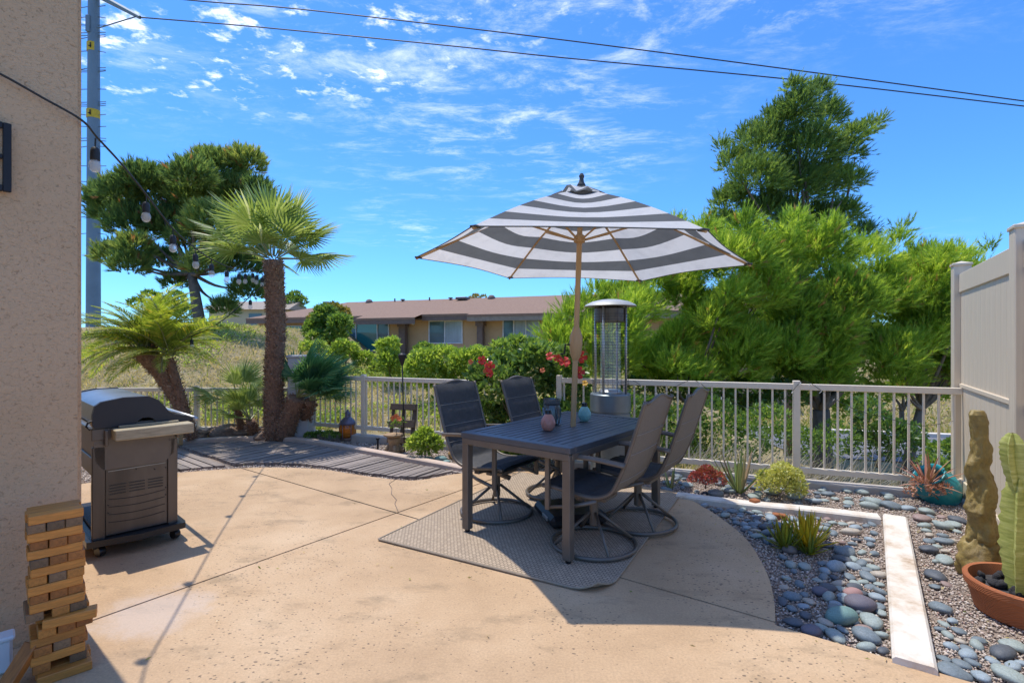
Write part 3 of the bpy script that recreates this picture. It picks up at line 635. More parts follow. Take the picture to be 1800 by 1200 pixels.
def up(a, t):
    "canopy point: t 0 top .. 1 rim, a angle"
    k = (a - a0) % (math.pi / 3) / (math.pi / 3); mid = math.cos(math.pi / 6) / math.cos((k - .5) * math.pi / 3)
    r = .02 + (URT - .02) * t; rr = r * mid * (1 - .035 * math.sin(math.pi * k) * t ** 2)
    z = UZ1 + (UZ0 - UZ1) * (t ** 1.04) + .03 * math.sin(math.pi * t) * (1 - math.sin(math.pi * k)) - .035 * math.sin(math.pi * k) * t * (1 - t) * 2 + .015 * math.sin(math.pi * k) * t ** 3
    return Vector((rr * math.cos(a), rr * math.sin(a), z))
bands = [0, .16, .265, .385, .51, .635, .76, .88, 1.0]; ts = []
for i in range(len(bands) - 1): ts += [bands[i] + (bands[i + 1] - bands[i]) * k / 3 for k in range(3)]
ts.append(1.0)
for pnl in range(6):
    g = MB(); a_ = [a0 + (pnl + k / 8) * math.pi / 3 for k in range(9)]; a_[-1] -= 1e-6
    for i in range(len(ts) - 1):
        bi = i // 3; g.cur = bi % 2 ^ 1
        g.grid([[up(x, ts[i]) for x in a_], [up(x, ts[i + 1]) for x in a_]])
    me = g.mesh('canopy_panel', [M['white_fab'], M['grey_fab']], 'all'); bm = bmesh.new(); bm.from_mesh(me); bmesh.ops.remove_doubles(bm, verts=bm.verts, dist=1e-5); bm.to_mesh(me); bm.free(); mk('canopy_panel', me, ub)
g = MB(); g.tube([up(a0 + 2 * math.pi * k / 48 - 1e-6, 1.0) for k in range(49)], .004, 4); g.build('hem', M['grey_fab'], ub)
g = MB(); rim = 12
for i in range(3):
    g.cur = (0, 1, 0)[i] if False else (1, 0, 1)[i]
    t0, t1 = (.0, .06, .12)[i], (.06, .12, .165)[i]
    g.grid([[up(a0 + 2 * math.pi * k / 24 - 1e-6, tt) * 1.0 + Vector((0, 0, .035 + .02 * math.sin(k * 2.1) * (tt > .1))) for k in range(25)] for tt in (t0, t1)])
g.build('vent_cap', [M['white_fab'], M['grey_fab']], ub, 'all')
g = MB(); g.lathe([(.03, 2.60), (.034, 2.62), (.02, 2.645), (.016, 2.67), (.022, 2.69), (.012, 2.71)], 12); g.build('finial', M['grey_fab'], ub, True)
for k in range(6):
    a = a0 + k * math.pi / 3; p1 = up(a + 1e-5, .995); d = Vector((math.cos(a), math.sin(a), 0))
    g = MB(); g.tube([Vector((.03 * d.x, .03 * d.y, 2.55)), up(a + 1e-5, .5) - Vector((0, 0, .022)), p1 - Vector((0, 0, .012))], .0095, 6); rb = g.build('rib', M['polewood'], ub)
    g = MB(); g.tube([Vector((.045 * d.x, .045 * d.y, 2.19)), up(a + 1e-5, .42) - Vector((0, 0, .03))], .0085, 6); g.build('strut', M['polewood'], rb)
    g = MB(); g.box(p1 - d * .02, (.05, .05, .012), Matrix.Rotation(a, 3, 'Z'), .003); g.build('pocket', M['grey_fab'], ub)
us = thing('umbrella_base', 'black weighted umbrella base under the table', 'umbrella base', (.455, 4.02, .02))
g = MB(); g.box((0, 0, .045), (.46, .46, .09), Matrix.Rotation(.25, 3, 'Z'), .03); g.build('weight', M['black_plastic'], us)
g = MB(); g.lathe([(.05, .085), (.03, .11), (.028, .36)], 14); g.build('socket', M['black_plastic'], us, True)
g = MB(); g.box((-.20, -.13, .05), (.02, .12, .03), Matrix.Rotation(.25, 3, 'Z'), .004); g.build('handle', M['chrome'], us)
# things on the table top
TT = .74 + .002
def bottle(name, p, m, label):
    o = thing(name, label, 'vase', (p.x, p.y, TT)); n = 10
    pr = [(.034, 0), (.050, .022), (.056, .05), (.050, .08), (.036, .105), (.024, .12)]
    g = MB()
    for i, (r, z) in enumerate(pr):                          # facets turn from ring to ring
        for k in range(n):
            a = 2 * math.pi * (k + .5 * (i % 2)) / n; g.v.append((r * math.cos(a), r * math.sin(a), z))
    for i in range(len(pr) - 1):
        for k in range(n):
            A, B = i * n + k, i * n + (k + 1) % n; Cc, Dd = (i + 1) * n + k, (i + 1) * n + (k + 1) % n
            if i % 2 == 0: g.f += [(A, B, Cc), (B, Dd, Cc)]
            else: g.f += [(A, B, Dd), (A, Dd, Cc)]
            g.mi += [0, 0]
    g.f += [tuple(reversed(range(n))), tuple(range((len(pr) - 1) * n, len(pr) * n))]; g.mi += [0, 0]
    g.build('body', m, o)
    g = MB(); g.lathe([(.024, .118), (.022, .124), (.021, .148), (.012, .152)], 12); g.build('stopper', M['black_plastic'], o, True)
bottle('faceted_vase', G(963.5, 756, .74), M['pink'], 'pink and orange faceted vase with black top on the table')
bottle('faceted_vase', G(1027.5, 740, .74), M['aqua'], 'aqua faceted vase with black top on the table')
p = G(970, 745, .74); o = thing('smoked_jar', 'smoky patterned glass candle jar behind the pink vase', 'jar', (p.x, p.y, TT))
g = MB(); g.lathe([(.055, 0), (.068, .01), (.07, .13), (.062, .155), (.066, .165), (.068, .20), (.062, .20), (.058, .165), (.055, .155), (.062, .13), (.06, .02), (.02, .015)], 28, sq=lambda a: 1 + .03 * math.sin(9 * a)); g.build('glass', M['smoke'], o, True)
g = MB(); g.ring((0, 0, .16), .066, .004, 28, 6); g.build('band', M['iron'], o)
g = MB()
for k in range(12):
    a = k * math.pi / 6; g.tube([(.072 * math.cos(a + s), .072 * math.sin(a + s), z) for s, z in ((0, .01), (.15, .05), (0, .09), (-.15, .13))], .004, 4)
g.build('relief', M['heater_grey'], o)
# patio heater
M['heater_cap'] = mat('dull_cap', (.42, .43, .42), .55, .3, .1, 5)
hp = Vector((1.03, 5.36, .0)); ht = thing('patio_heater', 'tall glass tube patio heater with grey drum behind the table', 'heater', hp)
g = MB(); g.lathe([(.205, -.03), (.205, .66), (.198, .665), (.198, .675), (.21, .68), (.21, .85), (.2, .86)], 40); g.build('drum', M['heater_grey'], ht, True)
g = MB(); g.lathe([(.105, .85), (.105, 1.62)], 28, cap=False); g.build('glass_tube', M['glass'], ht, 'all')
g = MB(); g.lathe([(.12, .862), (.12, .88), (.1, .9)], 24); g.build('burner', M['chrome'], ht, True)
g = MB(); g.lathe([(.13, 1.60), (.16, 1.61), (.16, 1.74), (.13, 1.76)], 28); g.build('collar', M['frame'], ht, True)
g = MB(); g.lathe([(.262, 1.765), (.27, 1.767), (.25, 1.787), (.19, 1.815), (.10, 1.835), (.02, 1.84)], 40); g.build('dome', M['heater_cap'], ht, True)
for k in range(4):
    a = R(55 + 90 * k); g = MB(); g.tube([(.172 * math.cos(a), .172 * math.sin(a), .86), (.172 * math.cos(a), .172 * math.sin(a), 1.80)], .0125, 8); g.build('post', M['chrome'], ht, 'all')
g = MB()
for i in range(28): g.ring((0, 0, .90 + i * .029), .185, .0016, 28, 3)
for k in range(12): a = R(30 * k + 12); g.tube([(.187 * math.cos(a), .187 * math.sin(a), .87), (.187 * math.cos(a), .187 * math.sin(a), 1.77)], .0022, 4)
g.build('wire_guard', M['iron'], ht)
# ================================================================== grill
gc = Vector((-2.66, 3.25, 0)); ga = math.atan2(.737, .676)
gr = thing('gas_grill', 'dark gas grill with steel cart beside the house corner', 'grill', gc, ga)   # local x: back to front, y: away along the grill
# local -y faces us
GLn, GD = 1.05, .47
def gp(name, c, d, m, b=.004, parent=None): return MB().box(c, d, None, b).build(name, M[m], parent or gr)
g = MB(); prf = [(-.03, .05), (.25, -.012), (.51, .02), (.52, .06), (.52, GLn), (-.03, GLn)]
g.prism([(x, y - .03) for x, y in prf], .085, .125); g.build('base_tray', M['black_plastic'], gr)
for x in (.03, .45):
    for y in (.09, GLn - .1):
        cs = MB(); cs.lathe([(.03, 0), (.034, .01), (.034, .03), (.03, .04)], 14); o = cs.build('caster', M['black_plastic'], gr, True); o.location = (x, y - .02, .035); o.rotation_euler = (0, R(90), .4)
        gp('caster_fork', (x, y, .07), (.04, .03, .035), 'iron', .003, gr)
gp('corner_post', (.035, .055, .42), (.07, .03, .60), 'grill_steel'); gp('corner_post', (.445, .055, .42), (.06, .03, .60), 'grill_steel')
gp('corner_post', (.03, GLn - .05, .42), (.06, .06, .60), 'grill_steel'); gp('corner_post', (.445, GLn - .05, .42), (.06, .06, .60), 'grill_steel')
sp = gp('side_panel', (.243, .062, .385), (.342, .02, .51), 'grill_steel', .002)
for k in range(3):
    for j in range(4): gp('vent_slot', (.135 + .105 * k, .0505, .455 - .019 * j), (.088, .004, .007), 'black_plastic', 0, sp)
for j in range(4):
    g = MB(); zz = .355 - .05 * j; g.tube([(x, .052, zz - .02 * math.cos((x - .243) / .17 * 1.3) + .02) for x in np.linspace(.088, .40, 9)], .003, 4); g.build('crease', M['iron'], sp)
for zz in (.60, .55): g = MB(); g.tube([(.085, .052, zz), (.405, .052, zz + .004)], .0035, 4); g.build('crease', M['grill_light'], sp)
for (x, z) in ((.235, .54), (.34, .52), (.085, .33), (.085, .28), (.405, .52), (.405, .38), (.405, .33)):
    g = MB(); g.lathe([(.004, 0), (.004, .006)], 8); o = g.build('rivet', M['iron'], sp); o.location = (x, .052, z); o.rotation_euler = (R(90), 0, 0)
gp('front_door', (.468, .53, .42), (.015, GLn - .16, .56), 'grill_steel')
gp('back_brace', (.02, .53, .58), (.02, GLn - .16, .12), 'grill_steel')
gp('floor_pan', (.24, .53, .135), (.42, GLn - .12, .015), 'iron')
# gas bottle in the cart
gt = thing('gas_bottle', 'pale grey gas bottle inside the grill cart', 'gas bottle', gc + Matrix.Rotation(ga, 3, 'Z') @ Vector((.20, .42, .145)))
g = MB(); g.lathe([(.10, 0), (.10, .03), (.145, .06), (.15, .12), (.15, .25), (.135, .31), (.08, .35), (.03, .36)], 26); g.build('tank', M['grill_light'], gt, True)
g = MB(); g.lathe([(.09, .345), (.095, .35), (.095, .42), (.088, .42), (.088, .35)], 20); g.build('collar', M['grill_light'], gt, True)
# firebox
g = MB(); g.prism([(.02, .62), (.06, .565), (.40, .565), (.45, .62), (.47, .86), (.0, .86)], 0, 1)
g.v = [(x, .04 + (GLn - .08) * z, y) for x, y, z in g.v]; fb_ = g.build('firebox', M['frame'], gr)
gp('bottom_pan', (.235, .07, .66), (.36, .05, .13), 'grill_steel', .01)
gp('side_apron', (.235, .042, .80), (.475, .02, .075), 'frame')
# hood with its end cap outline
prf = [(.0, .865), (.0, .93), (.012, .985), (.045, 1.01), (.16, 1.03), (.30, 1.028), (.355, 1.0), (.39, .955), (.42, .91), (.455, .89), (.53, .872), (.565, .852), (.565, .835), (.46, .834), (.37, .834), (.345, .845), (.325, .875), (.30, .885), (.265, .885), (.24, .868), (.225, .845), (.20, .838), (.01, .845)]
for y0, y1, nm, mt in ((.02, .06, 'hood_end', 'grill_hood'), (GLn - .06, GLn - .02, 'hood_end', 'grill_hood')):
    n = len(prf); g = MB(); g.v = [(x, y0, z) for x, z in prf] + [(x, y1, z) for x, z in prf]; g.f = [tuple(range(n)), tuple(reversed(range(n, 2 * n)))] + [(i, n + i, n + (i + 1) % n, (i + 1) % n) for i in range(n)]; g.mi = [0] * len(g.f)
    me = g.mesh(nm, M[mt]); bm = bmesh.new(); bm.from_mesh(me); bmesh.ops.recalc_face_normals(bm, faces=bm.faces); bmesh.ops.triangulate(bm, faces=[f for f in bm.faces if len(f.verts) > 4]); bm.to_mesh(me); bm.free(); mk(nm, me, gr)
sh = [(.006, .87)] + [(x + .006, z - .006) for x, z in prf[1:10]]
g = MB(); g.grid([[Vector((x, .06, z)) for x, z in sh], [Vector((x, GLn - .06, z)) for x, z in sh]]); g.build('hood_shell', M['grill_light'], gr, True)
g = MB(); g.tube([(.58, .0, .845), (.58, GLn, .845)], .016, 10); g.build('hood_handle', M['chrome'], gr, 'all')
g = MB(); g.box((-.01, .5, .85), (.03, GLn - .1, .02), None, .004); g.build('hinge_bar', M['grill_light'], gr)
g = MB(); g.tube([(-.01, .03, .835), (-.03, .03, .86), (-.02, .03, .885), (.012, .03, .895)], .006, 6); g.build('hinge_hook', M['iron'], gr)
# timber side shelf and laths
gp('timber_shelf', (.315, -.045, .80), (.44, .135, .068), 'pale_wood', .005)
gp('bracket', (.07, .03, .775), (.02, .05, .10), 'frame'); gp('bracket', (.47, .03, .775), (.02, .05, .10), 'frame')
def gthing(name, label, cat, c, d, m, rz=0):
    o = MB().box((0, 0, 0), d, None, .003).build(name, M[m]); o.location = gc + Matrix.Rotation(ga, 3, 'Z') @ Vector(c); o.rotation_euler = (0, 0, ga + rz); return tag(o, label, cat)
gthing('timber_offcut', 'short yellow wood offcut lying on the grill edge', 'wood piece', (.06, .045, .867), (.13, .04, .034), 'yellow_wood', -.05)
gthing('timber_lath', 'thin pale lath lying along the grill shelf', 'wood piece', (.30, -.002, .842), (.34, .012, .016), 'pale_wood', .02)
gthing('timber_peg', 'short wooden post standing on the planks behind the grill', 'wood piece', (1.2, .2, .1), (.05, .05, .2), 'yellow_wood')
bpy.data.objects['timber_peg'].location = G(317, 775, 0.05) + Vector((0, 0, .05))
# ================================================================== block tower
BL, BW, BT = .174, .0573, .0362
TB = Vector((-1.955, 2.085, 0))        # near left bottom corner; front runs along U, faces V
NR = 19; bm_ = MB().box((0, 0, 0), (BL, BW - .001, BT), None, .0025).mesh('wooden_block', M['block_a']); bmB = bm_.copy(); bmC = bm_.copy(); bmB.materials[0] = M['block_b']; bmC.materials[0] = M['block_c']
ORD = ['bottom', 'second', 'third', 'fourth', 'fifth', 'sixth', 'seventh', 'eighth', 'ninth', 'tenth']
ua = math.atan2(U.y, U.x); U_, V_ = U, V; U = Matrix.Rotation(R(-9), 3, 'Z') @ U; V = Matrix.Rotation(R(-9), 3, 'Z') @ V; ua -= R(9)
for r in range(NR):
    zc = BT * (r + .5); fromtop = NR - 1 - r
    rowname = ('top' if fromtop == 0 else (ORD[fromtop] + ' from the top')) if fromtop < 10 else ('bottom' if r == 0 else ORD[r] + ' from the bottom')
    lengthwise = (r % 2 == 0)
    sh_u = random.uniform(-.006, .006) + (.02 if 5 <= r <= 6 else 0) - .012 * (r / NR); sh_v = random.uniform(-.003, .003); rot = random.uniform(-.02, .02)
    if r == 0: sh_v += .035; rot -= .03; sh_u += .01
    if r == 6: rot -= .0; 
    for k in range(3):
        j = random.uniform(-.006, .006); jr = rot + random.uniform(-.012, .012); o = None
        if lengthwise:
            c = TB + U * (BL / 2 + sh_u + j) - V * (BW * (k + .5) - sh_v); a = ua + jr
            if r == 6 and k == 0: c += V * .028 + U * .02; a -= .17
            o = mk('wooden_block', bm_ if random.random() < .9 else bmB); pos = ('front', 'middle', 'back')[k]
            lab = '%s block lying lengthwise in the %s row of the block tower' % (pos, rowname)
        else:
            if r == 1 and k == 1: continue      # an empty slot
            c = TB - V * (BL / 2 - sh_v + j * 1.2) + U * (BW * (k + .5) + sh_u + (.003 if k else 0)); a = ua + math.pi / 2 + jr
            if r == 7 and k == 0: c += -U * .02
            o = mk('wooden_block', random.choice([bmB, bmB, bmB, bmC, bm_]) if r != NR - 2 else bmC); pos = ('left', 'centre', 'right')[k]
            lab = '%s end-on block in the %s row of the block tower' % (pos, rowname)
        o.location = c + Vector((0, 0, zc)); o.rotation_euler = (0, 0, a); tag(o, lab, 'wooden block', 'stacked tower blocks')
U, V = U_, V_
o = mk('wooden_block', bmB); p = G(32, 1176, .08); o.location = (p.x, p.y, .088); o.rotation_euler = (.25, R(-52), ua + .5); tag(o, 'loose brown wooden block leaning between the tower and wall', 'wooden block')
wp = thing('drain_pipe', 'white plastic drain elbow at the foot of the stucco wall', 'pipe', G(2, 1180))
g = MB(); g.box((0, 0, .07), (.07, .07, .14), Matrix.Rotation(ua, 3, 'Z'), .01); g.build('pipe', M['white_plastic'], wp)
g = MB(); g.box((.0, 0, .145), (.085, .085, .02), Matrix.Rotation(ua, 3, 'Z'), .006); g.build('rim', M['white_plastic'], wp)

# ================================================================== vegetation builders
def add_rnd(me, lo=0.0, hi=1.0, arr=None):
    a = me.attributes.new('rnd', 'FLOAT', 'FACE'); n = len(me.polygons)
    a.data.foreach_set('value', np.asarray(arr if arr is not None else rng.uniform(lo, hi, n), dtype=np.float32)); return me
def clump_pts(cl, n, shell=.55):
    "n points on/in a set of ellipsoids (c, r) -> points, outward directions"
    c = np.array([list(q[0]) for q in cl]); r = np.array([list(q[1]) for q in cl]); wgt = (r[:, 0] * r[:, 2]); wgt = wgt / wgt.sum()
    i = rng.choice(len(cl), n, p=wgt); d = nrm(rng.normal(size=(n, 3))); d[:, 2] = np.where(d[:, 2] < -.55, -d[:, 2], d[:, 2])
    rad = shell + (1 - shell) * rng.random(n) ** .6
    return c[i] + d * r[i] * rad[:, None], d, i
def pxc(lst, Z, dz=0.0, k=1.0, flat=.8):
    "clumps from photo pixels: (x, y, radius px[, depth])"
    o = []
    for q in lst:
        z = (q[3] if len(q) > 3 else Z + random.uniform(-dz, dz)); r = q[2] * z / 900 * k
        o.append((Dp(q[0], q[1], z), (r, r, r * flat)))
    return o
def foliage(name, cl, n, ln, wd, material, parent, shell=.6, updir=.3, lo=0, hi=1):
    P, d, i = clump_pts(cl, n, shell); D = d * .7 + rng.normal(size=d.shape) * .5; D[:, 2] += updir
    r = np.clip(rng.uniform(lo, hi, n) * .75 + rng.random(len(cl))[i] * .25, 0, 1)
    return mk(name, leaves_mesh(name, P, D, ln * rng.uniform(.7, 1.3, n), wd * rng.uniform(.7, 1.3, n), material, r), parent)
def stemmesh(name, base, cl, r0, material, parent, k=8, hub=.45):
    g = MB(); base = Vector(base); top = sum((q[0] for q in cl), Vector()) / len(cl); hubp = base.lerp(top, hub)
    g.tube([base, base.lerp(hubp, .5) + Vector((random.uniform(-.5, .5) * r0, 0, 0)), hubp], [r0, r0 * .85, r0 * .7], 10)
    for q in random.sample(cl, min(k, len(cl))):
        e_ = hubp.lerp(q[0], .8); m_ = hubp.lerp(e_, .5) + Vector((random.uniform(-.08, .08), 0, -.07)) * (q[0] - hubp).length; g.tube(spline([hubp, m_, e_], 4), list(np.linspace(r0 * .42, r0 * .06, 9)), 6)
    return g.build(name, material, parent, 'all')
def bush(name, label, cat, cl, n, ln, wd, material, base=None, r0=.02, group=None, **kw):
    base = Vector(base) if base is not None else Vector((cl[0][0].x, cl[0][0].y, min(q[0].z - q[1][2] for q in cl)))
    o = thing(name, label, cat, (0, 0, 0), 0, group)
    foliage('foliage', cl, n, ln, wd, material, o, **kw); stemmesh('stem', base, cl, r0, M['bark'], o, 7, .35); return o
def pine(name, label, cl, per, nn, nl, nw, sl, material, base, r0, wind=(0, 0, .5), shell=.45, lo=0, hi=1, hub=.6, k=14, spread=.55, group=None):
    o = thing(name, label, 'tree', (0, 0, 0), 0, group); n = int(per * len(cl))
    P, d, i = clump_pts(cl, n, shell); D = d * .75 + np.array(wind) + rng.normal(size=d.shape) * .25
    r = np.clip(.62 * rng.uniform(lo, hi, n) + .38 * rng.random(len(cl))[i], 0, .96); dead = rng.random(n) < .022; r[dead] = 1
    mk('crown', needles_mesh('crown', P, D, sl * (.55 + .9 * rng.random(n) ** 2), nn, nl, nw, material, r, spread), o)
    stemmesh('trunk', base, cl, r0, M['bark'], o, k, hub); return o
def poly_clumps(poly, n, zr, rr, ylow=None):
    o = []; x0, x1 = min(p[0] for p in poly), max(p[0] for p in poly); y0, y1 = min(p[1] for p in poly), max(p[1] for p in poly)
    while len(o) < n:
        x, y = random.uniform(x0, x1), random.uniform(y0, y1)
        if IN(poly, x, y): o.append((x, y, random.uniform(*rr), random.uniform(*zr)))
    return o
def fan_frond(pet, bl, nseg, arc_, droop, leafm, seed):
    rs = random.Random(seed); g = MB(); pr = [Vector((pet * t, 0, -.06 * pet * t * t)) for t in np.linspace(0, 1, 5)]
    g.tube(pr, [.011, .010, .009, .008, .007], 5); npet = len(g.f); g.cur = 1; tip = pr[-1]
    for i in range(nseg):
        f = i / (nseg - 1) - .5; a = f * arc_ + rs.uniform(-.02, .02); l = bl * (1 - .42 * (abs(f) * 2) ** 2) * rs.uniform(.92, 1.05); wd = l * .034
        d = Vector((math.cos(a), math.sin(a), .10 * math.cos(2 * a))); s = Vector((-math.sin(a), math.cos(a), 0)); u_ = Vector((0, 0, 1))
        p0 = tip; p1 = tip + d * l * .45 + u_ * (.05 * l) ; p2 = tip + d * l * .8 - u_ * (droop * l * .25 * (1 + abs(f))); p3 = tip + d * l - u_ * (droop * l * .6 * (1 + abs(f)))
        g.add([p0, p1 + s * wd, p2 + s * wd * .55, p3, p2 - s * wd * .55, p1 - s * wd, p1 + u_ * wd * .6, p2 + u_ * wd * .3], [(0, 1, 6), (0, 6, 5), (1, 2, 7, 6), (6, 7, 4, 5), (2, 3, 7), (7, 3, 4)])
    me = g.mesh('frond', [M['petiole'], leafm]); k = np.repeat(np.clip(rng.normal(.5, .22, nseg), 0, 1), 6); return add_rnd(me, arr=np.concatenate([np.zeros(npet), k]))
def feather_frond(ln, nl, leaf, seed, leafm):
    rs = random.Random(seed); g = MB(); pr = [Vector((ln * t * (1 - .12 * t * t), 0, ln * (.28 * t - .62 * t * t))) for t in np.linspace(0, 1, 10)]
    g.tube(pr, list(np.linspace(.012, .003, 10)), 5); npet = len(g.f); g.cur = 1; cnt = 0
    for i in range(nl):
        t = .12 + .88 * i / nl; q = t * 9; k = min(int(q), 8); p = pr[k].lerp(pr[k + 1], q - k); d = (pr[k + 1] - pr[k]).normalized(); up_ = Vector((-d.z, 0, d.x))
        for s in (-1, 1):
            sd = (Vector((0, s, 0)) + d * .75 + up_ * .30 + Vector((rs.uniform(-.1, .1), 0, rs.uniform(-.12, .12)))).normalized(); l = leaf * math.sin(math.pi * (.15 + .8 * t)) * rs.uniform(.85, 1.1); w_ = .012
            e = d * w_; g.add([p, p + sd * l * .5 + e, p + sd * l - Vector((0, 0, l * .22)), p + sd * l * .5 - e], [(0, 1, 2, 3)]); cnt += 1
    me = g.mesh('frond', [M['petiole'], leafm]); return add_rnd(me, arr=np.concatenate([np.zeros(npet), np.clip(rng.normal(.5, .25, cnt), 0, 1)]))
def frond_at(me, parent, p, az, el, roll=0, s=1.0):
    o = mk('frond', me, parent); o.matrix_local = Matrix.Translation(p) @ Matrix.Rotation(az, 4, 'Z') @ Matrix.Rotation(-el, 4, 'Y') @ Matrix.Rotation(roll, 4, 'X') @ Matrix.Scale(s, 4); return o
def palm_trunk(parent, pts, rad, flakes, fl=.07, up_=.9):
    g = MB(); P = spline(pts, 6); rr = np.interp(np.linspace(0, 1, len(P)), np.linspace(0, 1, len(rad)), rad); g.tube(P, [r * random.uniform(.95, 1.05) for r in rr], 18)
    g.build('trunk', M['fibre'], parent, 'all')
    n = flakes; t = rng.random(n) * (len(P) - 1.001); i = t.astype(int); A = np.array([list(p) for p in P]); C = A[i] + (A[i + 1] - A[i]) * (t - i)[:, None]; ax = nrm(A[i + 1] - A[i])
    q = rng.normal(size=(n, 3)); q -= (q * ax).sum(1, keepdims=True) * ax; q = nrm(q); rad_ = rr[i]
    D = q + ax * up_ + rng.normal(size=(n, 3)) * .45
    tag(mk('fibres', leaves_mesh('fibres', C + q * (rad_ * .93)[:, None], D, fl * rng.uniform(.5, 1.2, n), fl * .3, M['flake'], rng.random(n)), parent), kind='stuff')
# ------------------------------------------------------------------ far things: pole, wires, houses
PZ = 28.0
ps = thing('transmission_pole', 'tall blue grey steel utility pole behind the house', 'utility pole', (0, 0, 0))
pb, pt_ = Dp(164, 560, PZ), Dp(165, -90, PZ)
g = MB(); g.tube([(pb.x, PZ, 0), (pt_.x, PZ, pt_.z)], [.345, .25], 12); g.build('shaft', M['steel_pole'], ps, True)
for y0, y1 in ((77, 92), (194, 209)):
    a, b_ = Dp(164, y1, PZ), Dp(164, y0, PZ); r = .285 + .115 * (600 - (y0 + y1) / 2 - 40) / -650 + .115
    bd = MB(); rr_ = np.interp((a.z + b_.z) / 2, [0, pt_.z], [.345, .25]) + .02; bd.tube([(a.x, PZ, a.z), (a.x, PZ, b_.z)], rr_, 12); bd = bd.build('yellow_band', M['yellow_paint'], ps, True)
    c_ = (a + b_) / 2; g = MB(); g.box((c_.x + .08, PZ - rr_ - .01, c_.z), (.06, .01, .28)); g.box((c_.x + .04, PZ - rr_ - .01, c_.z - .04), (.16, .01, .05)); g.build('numeral', M['iron'], bd)
sb = MB(); sb.tube([(0, 0, 0), (.42, 0, .02)], .022, 5); sb = sb.mesh('step_bolt', M['steel_pole'])
for y in (12, 30, 45, 58, 63, 66, 90, 120, 124, 127, 157, 180, 184, 187, 203, 223, 243, 247, 257, 292, 320, 350, 380, 410):
    p = Dp(164, y, PZ); r_ = np.interp(p.z, [0, pt_.z], [.345, .25])
    for s in (1, -1):
        o = mk('step_bolt', sb, ps); o.location = (p.x + s * r_ * .95, PZ, p.z); o.rotation_euler = (0, random.uniform(-.1, .25), 0 if s > 0 else math.pi)
ta = Dp(246, 31, PZ - .4)
g = MB(); g.tube([Dp(165, -12, PZ), ta], [.17, .10], 6); g.build('cross_arm', M['steel_pole'], ps)
g = MB(); g.tube([Dp(172, 50, PZ), Dp(238, 30, PZ - .4)], .035, 5); g.build('brace', M['steel_pole'], ps)
g = MB(); g.box(Dp(157, 43, PZ - .2), (.22, .3, .9), None, .02); g.build('bracket_box', M['steel_pole'], ps)
for lab, pts in (('lower overhead power line crossing the sky from the crossarm', [(246, 31), (420, 45), (620, 64), (820, 84), (1000, 103), (1400, 141), (1800, 187), (1950, 206)]),
                 ('upper overhead power line crossing the top of the sky', [(165, -22), (325, 0), (500, 14), (700, 36), (1000, 72), (1400, 124), (1800, 178), (1950, 199)])):
    g = MB(); g.tube(spline([Dp(x, y, PZ - .4) for x, y in pts], 5), .034, 5); tag(g.build('power_line', M['cable']), lab, 'power line')
# the long house behind the hedge
HD = Vector((.935, -.355, 0)).normalized(); HB = Vector((.355, .935, 0)).normalized(); E0 = Dp(1000, 549, 26.0); HZ0 = .1
def hx(px, off): # distance along the house front (rightwards) of the pixel column, on the plane `off` behind the eave line
    k = (px - 900) / 900; o = E0 + HB * off; return (k * o.y - o.x) / (HD.x - k * HD.y)
def hpt(px, py, off):
    s = hx(px, off); q = E0 + HB * off + HD * s; return Vector((q.x, q.y, CAMH + (600 - py) * q.y / 900))
hrot = Matrix.Rotation(math.atan2(HD.y, HD.x), 4, 'Z')
hh = thing('long_house', 'long tan single storey house with brown shingle roof behind the hedge', 'house', (E0.x, E0.y, 0), math.atan2(HD.y, HD.x))
ev = E0.z
def hb(name, x0, x1, y0, y1, z0, z1, m, parent=None, b=0.0): return MB().box(((x0 + x1) / 2, (y0 + y1) / 2, (z0 + z1) / 2), (x1 - x0, y1 - y0, z1 - z0), None, b).build(name, M[m], parent or hh)
XL, XR = hx(432, 0), 9.0
WO = .8
hb('wall', hx(452, WO), XR, WO, 9, -1.0, ev + .05, 'house_wall')
RD, RH = 5.0, 1.30
slope = RH / RD
def roofz(y): return ev + .05 + slope * y
xa, xb_, xc, xd = hx(625, -.7), hx(729, -.7), hx(822, -.15), XR
g = MB(); yb = RD
# front roof slope with stepped eaves, hip at the left end, plus back slope
def strip(x0, x1, y0): g.add([(x0, y0, roofz(y0)), (x1, y0, roofz(y0)), (x1, yb, roofz(yb)), (x0, yb, roofz(yb)), (x0, y0, roofz(y0) - .12), (x1, y0, roofz(y0) - .12)], [(0, 1, 2, 3), (4, 5, 1, 0)])
g.add([(XL, -.0, roofz(0)), (xa, 0, roofz(0)), (xa, yb, roofz(yb)), (XL + 4.2, yb, roofz(yb)), (XL, 0, roofz(0) - .12), (xa, 0, roofz(0) - .12)], [(0, 1, 2, 3), (4, 5, 1, 0)])
strip(xa, xb_, -.7); strip(xb_, xc, .05); strip(xc, xd, -.25)
g.add([(XL, 0, roofz(0)), (XL + 4.2, yb, roofz(yb)), (XL, 10, roofz(0))], [(0, 1, 2)]); g.add([(XL, 10, roofz(0)), (XL + 4.2, yb, roofz(yb)), (XR, yb, roofz(yb)), (XR, 10, roofz(0))], [(0, 1, 2, 3)])
rf = g.build('roof', M['shingle'], hh)
for x0, x1, y0, m_ in ((XL, xa, .0, 'fascia'), (xa, xb_, -.7, 'fascia'), (xb_, xc, .05, 'fascia'), (xc, xd, -.25, 'fascia2')):
    hb('fascia', x0, x1 - .02, y0 + .02, y0 + .06, roofz(y0) - .36, roofz(y0) - .015, m_)
hb('soffit', XL, XR, .08, WO, ev - .22, ev - .19, 'fascia')
